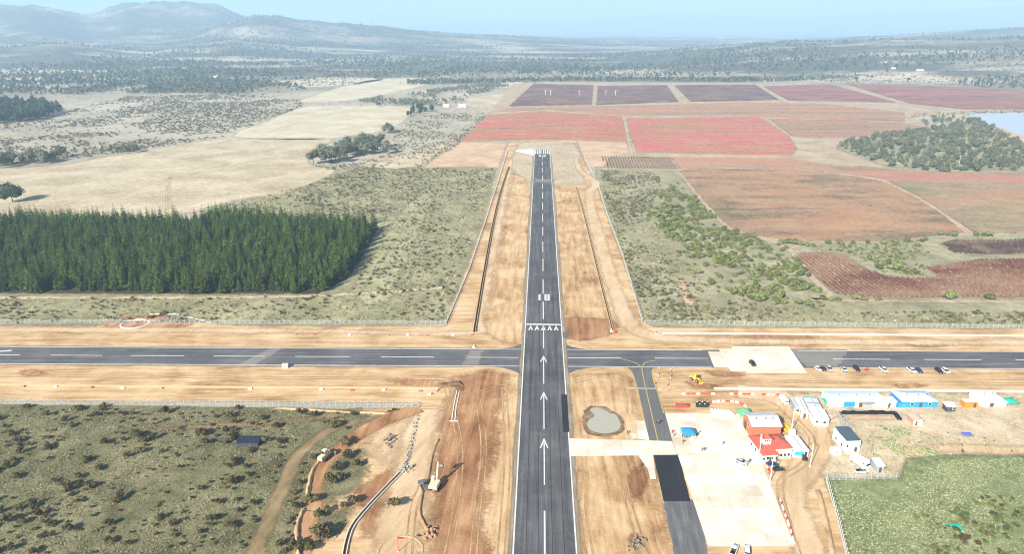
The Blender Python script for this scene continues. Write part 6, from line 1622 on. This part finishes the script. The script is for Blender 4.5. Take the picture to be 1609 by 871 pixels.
tarp_tent('tarpaulin_heap', G(1414, 641), G(1424, 642), 3, 1.5, W_GREEN, 'green tarpaulin heap beside the bright blue shed', 6)
sh, _ = house('dark_hut', GZ(1488, 640, 2.2), GZ(1503, 640, 2.2), 2.6, 2.2, 2.6, 'shed', W_DARK, W_CREAM, 'small dark hut with cream roof between blue shed and orange container', 'hut', doors=[('f', -.9, .9, 1.9)], windows=[('f', .9, 1.3, .9, .7)])
house('orange_container', GZ(1516.5, 633, 2.3), GZ(1537.5, 633, 2.3), 2.5, 2.3, 2.5, 'flat', W_ORANGE, paint('pinkish_roof', (0.72, 0.62, 0.60), .6, .2), 'bright orange container with pale roof beside the white tent', 'container', over=.02, doors=[('f', 1.5, 1.0, 2.0)])
wt, _ = house('white_tent', GZ(1545, 633, 2.0), GZ(1582, 633, 2.0), 8.6, 2.0, 4.6, 'hip', paint('tent_canvas', (0.80, 0.80, 0.80), .7, .2, .05), paint('tent_roof', (0.80, 0.81, 0.82), .6, .2, .06), 'white tent with hipped canvas roof beside a green sheet', 'tent', over=.4, doors=[('f', -1, 1.6, 1.8)])
tarp_tent('green_sheet', GZ(1580, 633, 1.8), GZ(1604, 632, 1.8), 4.6, 2.2, W_TEAL, 'deep green sheet stretched beside the white tent', 7)
bh, _ = house('brick_hut', GZ(1436, 661, 2.3), GZ(1450, 660.5, 2.3), 3.6, 2.3, 3.2, 'gable', W_BRICK, paint('patched_tile_roof', (0.66, 0.36, 0.26), .8, .1, .3, 0, 3), 'small brick hut with patched orange roof and dark doorway', 'hut', axis='y', front_m=W_WHITE, doors=[('f', -.5, .9, 1.7)])
sl, _ = house('slate_roof_house', GZ(1330, 694.5, 4.5), GZ(1353, 693.8, 4.5), 9.0, 4.5, 4.9, 'shed', W_WHITE, R_SLATE, 'tall white house with slate blue roof', 'house', over=-.12, windows=[('l', 2, 1.6, 1.0, 1.0), ('l', -2, 1.6, 1.0, 1.0), ('f', -2.0, 2.6, .5, 1.2)], doors=[('f', 1.2, 1.0, 2.1)])
MB().box((2.9, -1.4, 1.2), (.9, 2.4, 2.2)).build('side_annex', W_WHITE, sl)
bank([(1319, 650), (1360, 650), (1400, 650.5), (1409, 654), (1414, 661)], 1.0, 1.1, paint('black_plastic', (0.012, 0.012, 0.02), .4, .4, .2), 'bank covered with black plastic in front of the long blue shed')
soft_sheet('yard_floor', [(1326, 653), (1400, 653.5), (1406, 661), (1334, 661)], L2 + .03, M_PINK, 1.2)
pipe([(1320, 652), (1330, 662)], .2, 'thin black pipe at the end of the black plastic bank', M_CHASSIS)
house('white_trailer', GZ(1309, 709, 1.9), GZ(1323, 708.5, 1.9), 2.2, 1.9, 2.1, 'flat', W_WHITE, R_WHITE, 'small white trailer at the corner of the slate roofed house', 'trailer', over=.03, windows=[('f', 0, 1.2, .8, .5)])
house('grey_lean_to', GZ(1379, 733, 2.6), GZ(1390, 733, 2.6), 3.6, 2.6, 3.0, 'shed', W_GREY, R_WHITE, 'narrow grey hut with white roof behind the mesh fence', 'hut', doors=[('f', 0, .9, 1.9)])
tarp_tent('blue_sheet', GZ(1371, 727, 1.2), GZ(1378, 727, 1.2), 2.2, 1.4, W_BLUE, 'small blue sheet over a pile beside the narrow grey hut', 8)
tarp_tent('blue_sheet', GZ(1516, 685, .6), GZ(1531, 685, .6), 2.6, .8, paint('violet_blue_sheet', (0.10, 0.13, 0.55), .5, .3), 'violet blue sheet lying in the open yard', 9)
tarp_tent('turquoise_sheet', G(1490, 832), G(1513, 834), 2.4, .6, paint('turquoise_tarp', (0.0, 0.50, 0.38), .5, .3), 'turquoise tarpaulin lying among scrub in the green pasture', 10)
tarp_tent('pink_sheet', GZ(1308, 656, 1.2), GZ(1313, 654, 1.2), 3.0, 1.4, W_PINK, 'pink sheet over crates beside the white prefab hall', 11)
ts, _ = house('pump_shed', GZ(371, 697, 1.6), GZ(405, 697, 1.6), 4.0, 1.6, 1.9, 'shed', W_DARK, corr('dark_blue_sheet', (0.018, 0.024, 0.036), .5), 'low dark shed with blue grey roof among bushes', 'shed', z=L1 + .02, over=.2, doors=[('f', 1, 1, 1.4)])
# farm sheds and houses far off
for x, y, w_, lb in ((720, 168, 14, 'white farm shed below the dark trees'), (697, 168, 9, 'small white farm shed below the dark trees'), (147, 121, 16, 'white farmhouse far off in the woods'), (1383, 115, 14, 'pale farmhouse on the slope beyond the tree belt'), (1400, 119, 10, 'small pale barn on the slope beyond the tree belt'), (1440, 121, 18, 'long pale barn on the slope beyond the tree belt'), (335, 122, 12, 'white cottage at the edge of the far red field')):
    a = G(x, y); house('farm_building', a, a + Vector((w_, 0)), 8, 3.4, 5.2, 'gable', W_WHITE, R_WHITE if 'white' in lb else R_TAN, lb, 'farm building', z=float(terrain_height(np.array([a.x]), np.array([a.y]))[0]) - .05, doors=[('f', 0, 2, 2.4)], windows=[('f', -3, 1.8, 1.2, 1), ('f', 3, 1.8, 1.2, 1)])

# ================================================================== apron furniture
def gazebo(a, b, depth, h, mat, label):
    c, w, ang = rect(a, b, depth); t = empty('gazebo', (c.x, c.y, L5 + .005), ang); X, Y = w / 2, depth / 2
    for sx in (-1, 1):
        for sy in (-1, 1): MB().tube((sx * (X - .1), sy * (Y - .1), 0), (sx * (X - .1), sy * (Y - .1), h), .05, 8).build('leg', M_STEEL, t)
    cv = MB(); cv.add([(-X, -Y, h), (X, -Y, h), (X, Y, h), (-X, Y, h), (-X * .4, 0, h + .8), (X * .4, 0, h + .8), (-X, -Y, h - .3), (X, -Y, h - .3), (X, Y, h - .3), (-X, Y, h - .3)], [(0, 1, 5, 4), (1, 2, 5), (2, 3, 4, 5), (3, 0, 4), (0, 6, 7, 1), (1, 7, 8, 2), (2, 8, 9, 3), (3, 9, 6, 0)])
    cv.build('canopy', mat, t)
    tag(t, label, 'gazebo')
gazebo(GZ(1073.5, 684, 2.4), GZ(1093, 684, 2.4), 4.6, 2.5, W_BLUE, 'bright blue gazebo on the pale apron')
def lamp_post(base, top, label):
    b = G(*base); h = top_z(b, top[1]); t = empty('lamp_post', (b.x, b.y, L3)); MB().tube((0, 0, 0), (0, 0, h), .16, 10, 0, .09).build('pole', M_WPL, t)
    MB().box((0, 0, .15), (.6, .6, .3)).build('footing', M_CHAN, t); a = MB().tube((0, 0, h - .1), (-.9, -.3, h + .15), .06, 8).build('arm', M_WPL, t); MB().box((-1.1, -.35, h + .15), (.6, .3, .12)).build('lamp_head', M_STEEL, a)
    tag(t, label, 'lamp post')
lamp_post((1243, 680), (1246.5, 642), 'tall white lamp post between yellow truck and prefab cabins')
lamp_post((1209.5, 758.7), (1213.5, 716), 'tall white lamp post beside the last dark parked car')
lamp_post((1192, 722), (1195, 683.5), 'tall white lamp post at the corner of the red roofed porch')
lamp_post((1272.6, 734.6), (1275, 698), 'tall white lamp post beside the sandy road below the white hall')
def mast(px, h, label, m=M_RPL, cat='mast', r=.07):
    b = G(*px); t = empty('mast', (b.x, b.y, L3)); MB().tube((0, 0, 0), (0, 0, h), r, 8, 0, r * .7).build('pole', m, t); MB().box((0, 0, .1), (.4, .4, .2)).build('footing', M_CHAN, t); tag(t, label, cat); return t
wm = mast((626, 868), 5.0, 'red windsock mast standing in the pale earth ring', M_RPL, 'windsock', .1)
ws = MB(); ws.tube((.1, 0, 4.8), (1.9, .6, 4.1), .36, 10, 0, .16); ws.build('windsock', M_RPL, wm)
for k, (x, y) in enumerate([(1036, 581), (1036, 588), (1034, 594), (1030, 604), (1054, 583), (1055, 591), (1053, 598), (1050, 606), (1052, 613)]):
    b = G(x, y); t = empty('marker_post', (b.x, b.y, L3)); MB().tube((0, 0, 0), (0, 0, 1.1), .12, 8).build('post', M_RPL if k % 2 else M_WPL, t); MB().tube((0, 0, 0), (0, 0, .12), .35, 10).build('foot', M_CHASSIS, t)
    nm = 'red' if k % 2 else 'white'; tag(t, nm + ' marker post beside the taxiway entrance', 'post', nm + ' posts beside the taxiway')
for k, x in enumerate((857, 865, 910, 952, 967)):
    b = G(x, 150); t = empty('wind_machine', (b.x, b.y, L2)); MB().tube((0, 0, 0), (0, 0, 10), .35, 8, 0, .25).build('tower', M_WPL, t); MB().box((0, -.4, 10), (5.2, .15, .5)).build('fan_blade', M_WPL, t)
    tag(t, 'white wind machine tower in the purple crop field', 'tower', 'wind machines in the purple fields')
for x, y, lb in ((431, 121, 'x'),): pass
for px, h, lb in (((1506, 262), 12, 'pale utility pole at the edge of the grove'), ((1570, 258), 11, 'pale utility pole among the grove trees')):
    b = G(*px); t = empty('utility_pole', (b.x, b.y, L1)); MB().tube((0, 0, 0), (0, 0, h), .3, 8, 0, .2).build('pole', M_POST, t); MB().box((0, 0, h - .8), (2.4, .2, .2)).build('crossarm', M_POST, t); tag(t, lb, 'pole')
# supplies beside the apron
for k in range(6):
    b = G(1121.5 + 5.3 * k, 649.5 + .45 * k); o = MB().prism([(-.33, 0), (.33, 0), (.26, 1.1), (-.26, 1.1)], -1.7, 1.7).build('white_block', M_WPL); o.location = (b.x, b.y, L3 + .01); o.rotation_euler.z = R(24)
    tag(o, 'long white block lying in the row beside the apron', 'block', 'white blocks beside the apron')
for k in range(10):
    b = G(1095 + 4 * (k % 5), 640 - 3.2 * (k // 5)); t = empty('drum', (b.x, b.y, L3)); MB().tube((0, 0, 0), (0, 0, 1.25), .52, 12).build('barrel', M_CHASSIS, t); MB().tube((0, 0, 1.25), (0, 0, 1.3), .30, 10).build('lid', M_WPL if k % 2 else M_CHASSIS, t)
    tag(t, ('black drum with a white lid' if k % 2 else 'plain black drum') + ' in the block of drums beside the apron', 'drum', 'white lidded drums' if k % 2 else 'plain black drums')
b = G(1071.5, 640); t = empty('skip', (b.x, b.y, L3)); sk = MB(); sk.box((0, 0, .1), (4.6, 1.8, .2))
for s in (-1, 1): sk.box((0, s * .95, .65), (4.8, .1, 1.1)); sk.box((s * 2.35, 0, .65), (.1, 1.8, 1.1))
sk.build('bin', M_RPL, t); MB().box((0, 0, .7), (4.5, 1.7, .7), 0, 0, .8).build('load', M_STONED, t); tag(t, 'low red skip loaded with dark rubble', 'skip')

# ================================================================== people
def person_meshes():
    out = []
    for pose in ('stand', 'walk'):
        k = .28 if pose == 'walk' else 0.0
        J = {'pel': (0, 0, .95), 'waist': (0, 0, 1.12), 'chest': (.01, 0, 1.34), 'neck': (.01, 0, 1.49), 'head0': (.03, 0, 1.58), 'head1': (.03, 0, 1.70)}
        for s, n in ((1, 'l'), (-1, 'r')):
            f = k * s
            J.update({'hip' + n: (0, .10 * s, .90), 'knee' + n: (f * .6 + .03, .11 * s, .50), 'ank' + n: (f - .02, .11 * s, .09), 'toe' + n: (f + .17, .12 * s, .04),
                      'sho' + n: (0, .19 * s, 1.42), 'elb' + n: (-f * .5 - .02, .25 * s, 1.14), 'wri' + n: (-f * .7 + .08, .25 * s, .90), 'han' + n: (-f * .7 + .11, .24 * s, .80)})
        E = [('pel', 'waist'), ('waist', 'chest'), ('chest', 'neck'), ('neck', 'head0'), ('head0', 'head1')]
        for n in 'lr': E += [('pel', 'hip' + n), ('hip' + n, 'knee' + n), ('knee' + n, 'ank' + n), ('ank' + n, 'toe' + n), ('chest', 'sho' + n), ('sho' + n, 'elb' + n), ('elb' + n, 'wri' + n), ('wri' + n, 'han' + n)]
        rad = {'pel': .15, 'waist': .135, 'chest': .155, 'neck': .06, 'head0': .085, 'head1': .095, 'hip': .095, 'knee': .065, 'ank': .045, 'toe': .042, 'sho': .07, 'elb': .045, 'wri': .034, 'han': .040}
        ks = list(J); me = bpy.data.meshes.new('person_' + pose); me.from_pydata([J[q] for q in ks], [(ks.index(a), ks.index(b)) for a, b in E], [])
        o = bpy.data.objects.new('person_tmp', me); COL.objects.link(o); o.modifiers.new('skin', 'SKIN'); o.modifiers.new('sub', 'SUBSURF').levels = 1
        for q, sv in zip(ks, me.skin_vertices[0].data):
            r = rad.get(q, rad.get(q[:-1], .05)); sv.radius = (r, r); sv.use_root = q == 'pel'
        dg = bpy.context.evaluated_depsgraph_get(); m2 = bpy.data.meshes.new_from_object(o.evaluated_get(dg)); m2.name = 'person_body_' + pose
        bpy.data.objects.remove(o); m2.materials.clear()
        for q in ('trousers', 'shirt', 'skin', 'hair'): m2.materials.append(paint('cloth_' + q, {'trousers': (.03, .03, .05), 'shirt': (.1, .1, .12), 'skin': (.42, .26, .18), 'hair': (.02, .015, .01)}[q], .8, .1))
        for pl in m2.polygons:
            c = pl.center; ay = abs(c.y)
            i = 3 if c.z > 1.66 or (c.z > 1.56 and c.x < .0) else 2 if c.z > 1.47 else 1 if c.z > .98 and not (ay > .2 and c.z < .98) else 2 if (ay > .19 and c.z < .9 and c.z > .72) else 0
            pl.material_index = i; pl.use_smooth = True
        out.append(m2)
    return out
PM = person_meshes()
SH = {'dark': (.03, .03, .04), 'white': (.7, .7, .68), 'red': (.45, .04, .03), 'blue': (.05, .09, .25), 'orange': (.65, .2, .03), 'grey': (.2, .2, .21), 'yellow': (.65, .55, .06)}
def person(x, y, hd, shirt, label, walk=False, z=L5 + .005, group=None):
    o = link(bpy.data.objects.new('person', PM[1 if walk else 0])); o.location = G3(x, y, z); o.rotation_euler.z = hd
    o.material_slots[1].link = 'OBJECT'; o.material_slots[1].material = paint('shirt_' + shirt, SH[shirt], .8, .1)
    tag(o, label, 'person', group)
rp = random.Random(12)
for x, y, s, lb, wk in [(1031, 666, 'dark', 'person in dark clothes standing on the taxiway, left of a small knot', 0), (1034, 667, 'grey', 'person in a grey top in the knot on the taxiway', 0), (1037, 666, 'dark', 'person in dark clothes standing on the taxiway, right of a small knot', 0), (1056, 682, 'red', 'person in a red top standing at the taxiway edge', 0), (1058.5, 687, 'dark', 'person in dark clothes beside the one in a red top', 0),
                        (1072, 688, 'dark', 'person at the left corner of the blue gazebo', 0), (1075.5, 689, 'red', 'person in a red top before the blue gazebo', 0), (1079, 689.5, 'grey', 'person in grey before the blue gazebo', 0), (1082.5, 689.5, 'orange', 'person in orange before the blue gazebo', 0), (1090, 687, 'blue', 'person in blue under the edge of the gazebo', 0), (1094, 687.5, 'dark', 'person in dark clothes right of the gazebo', 0), (1097, 683, 'white', 'person in a white top right of the gazebo', 0),
                        (1073, 698, 'dark', 'person walking alone below the blue gazebo', 1), (1103, 710, 'dark', 'person walking in dark clothes, one of a pair on the apron', 1), (1107, 710, 'blue', 'person walking in blue, one of a pair on the apron', 1), (1136, 700, 'dark', 'person walking alone across the apron towards the hangar', 1), (1174, 730, 'yellow', 'person in a yellow vest beside the silver car', 0), (1178, 728, 'dark', 'person in dark clothes beside the silver car', 0),
                        (1007, 735, 'dark', 'person standing at the step of the concrete edge', 0), (986, 683, 'dark', 'person standing beside the puddle end of the connector', 0)]:
    person(x, y, rp.uniform(0, 6.28), s, lb, wk, L5 + .005 if x > 1020 else L2 + .03)
# ================================================================== haze
def build_haze():
    mb = MB(); mb.box((0, 0, 349), (66000, 66000, 700))
    t = bpy.data.materials.new('haze_air'); t.use_nodes = True; nt = t.node_tree; nt.nodes.clear()
    o = nt.nodes.new('ShaderNodeOutputMaterial'); v = nt.nodes.new('ShaderNodeVolumePrincipled')
    v.inputs['Color'].default_value = (0.50, 0.74, 1.0, 1)
    v.inputs['Density'].default_value = 1.5e-4
    v.inputs['Anisotropy'].default_value = 0.0
    nt.links.new(v.outputs[0], o.inputs['Volume'])
    h = mb.build('haze', t); tag(h, 'thin bluish haze lying over the whole plain', 'haze', kind='stuff')
build_haze()
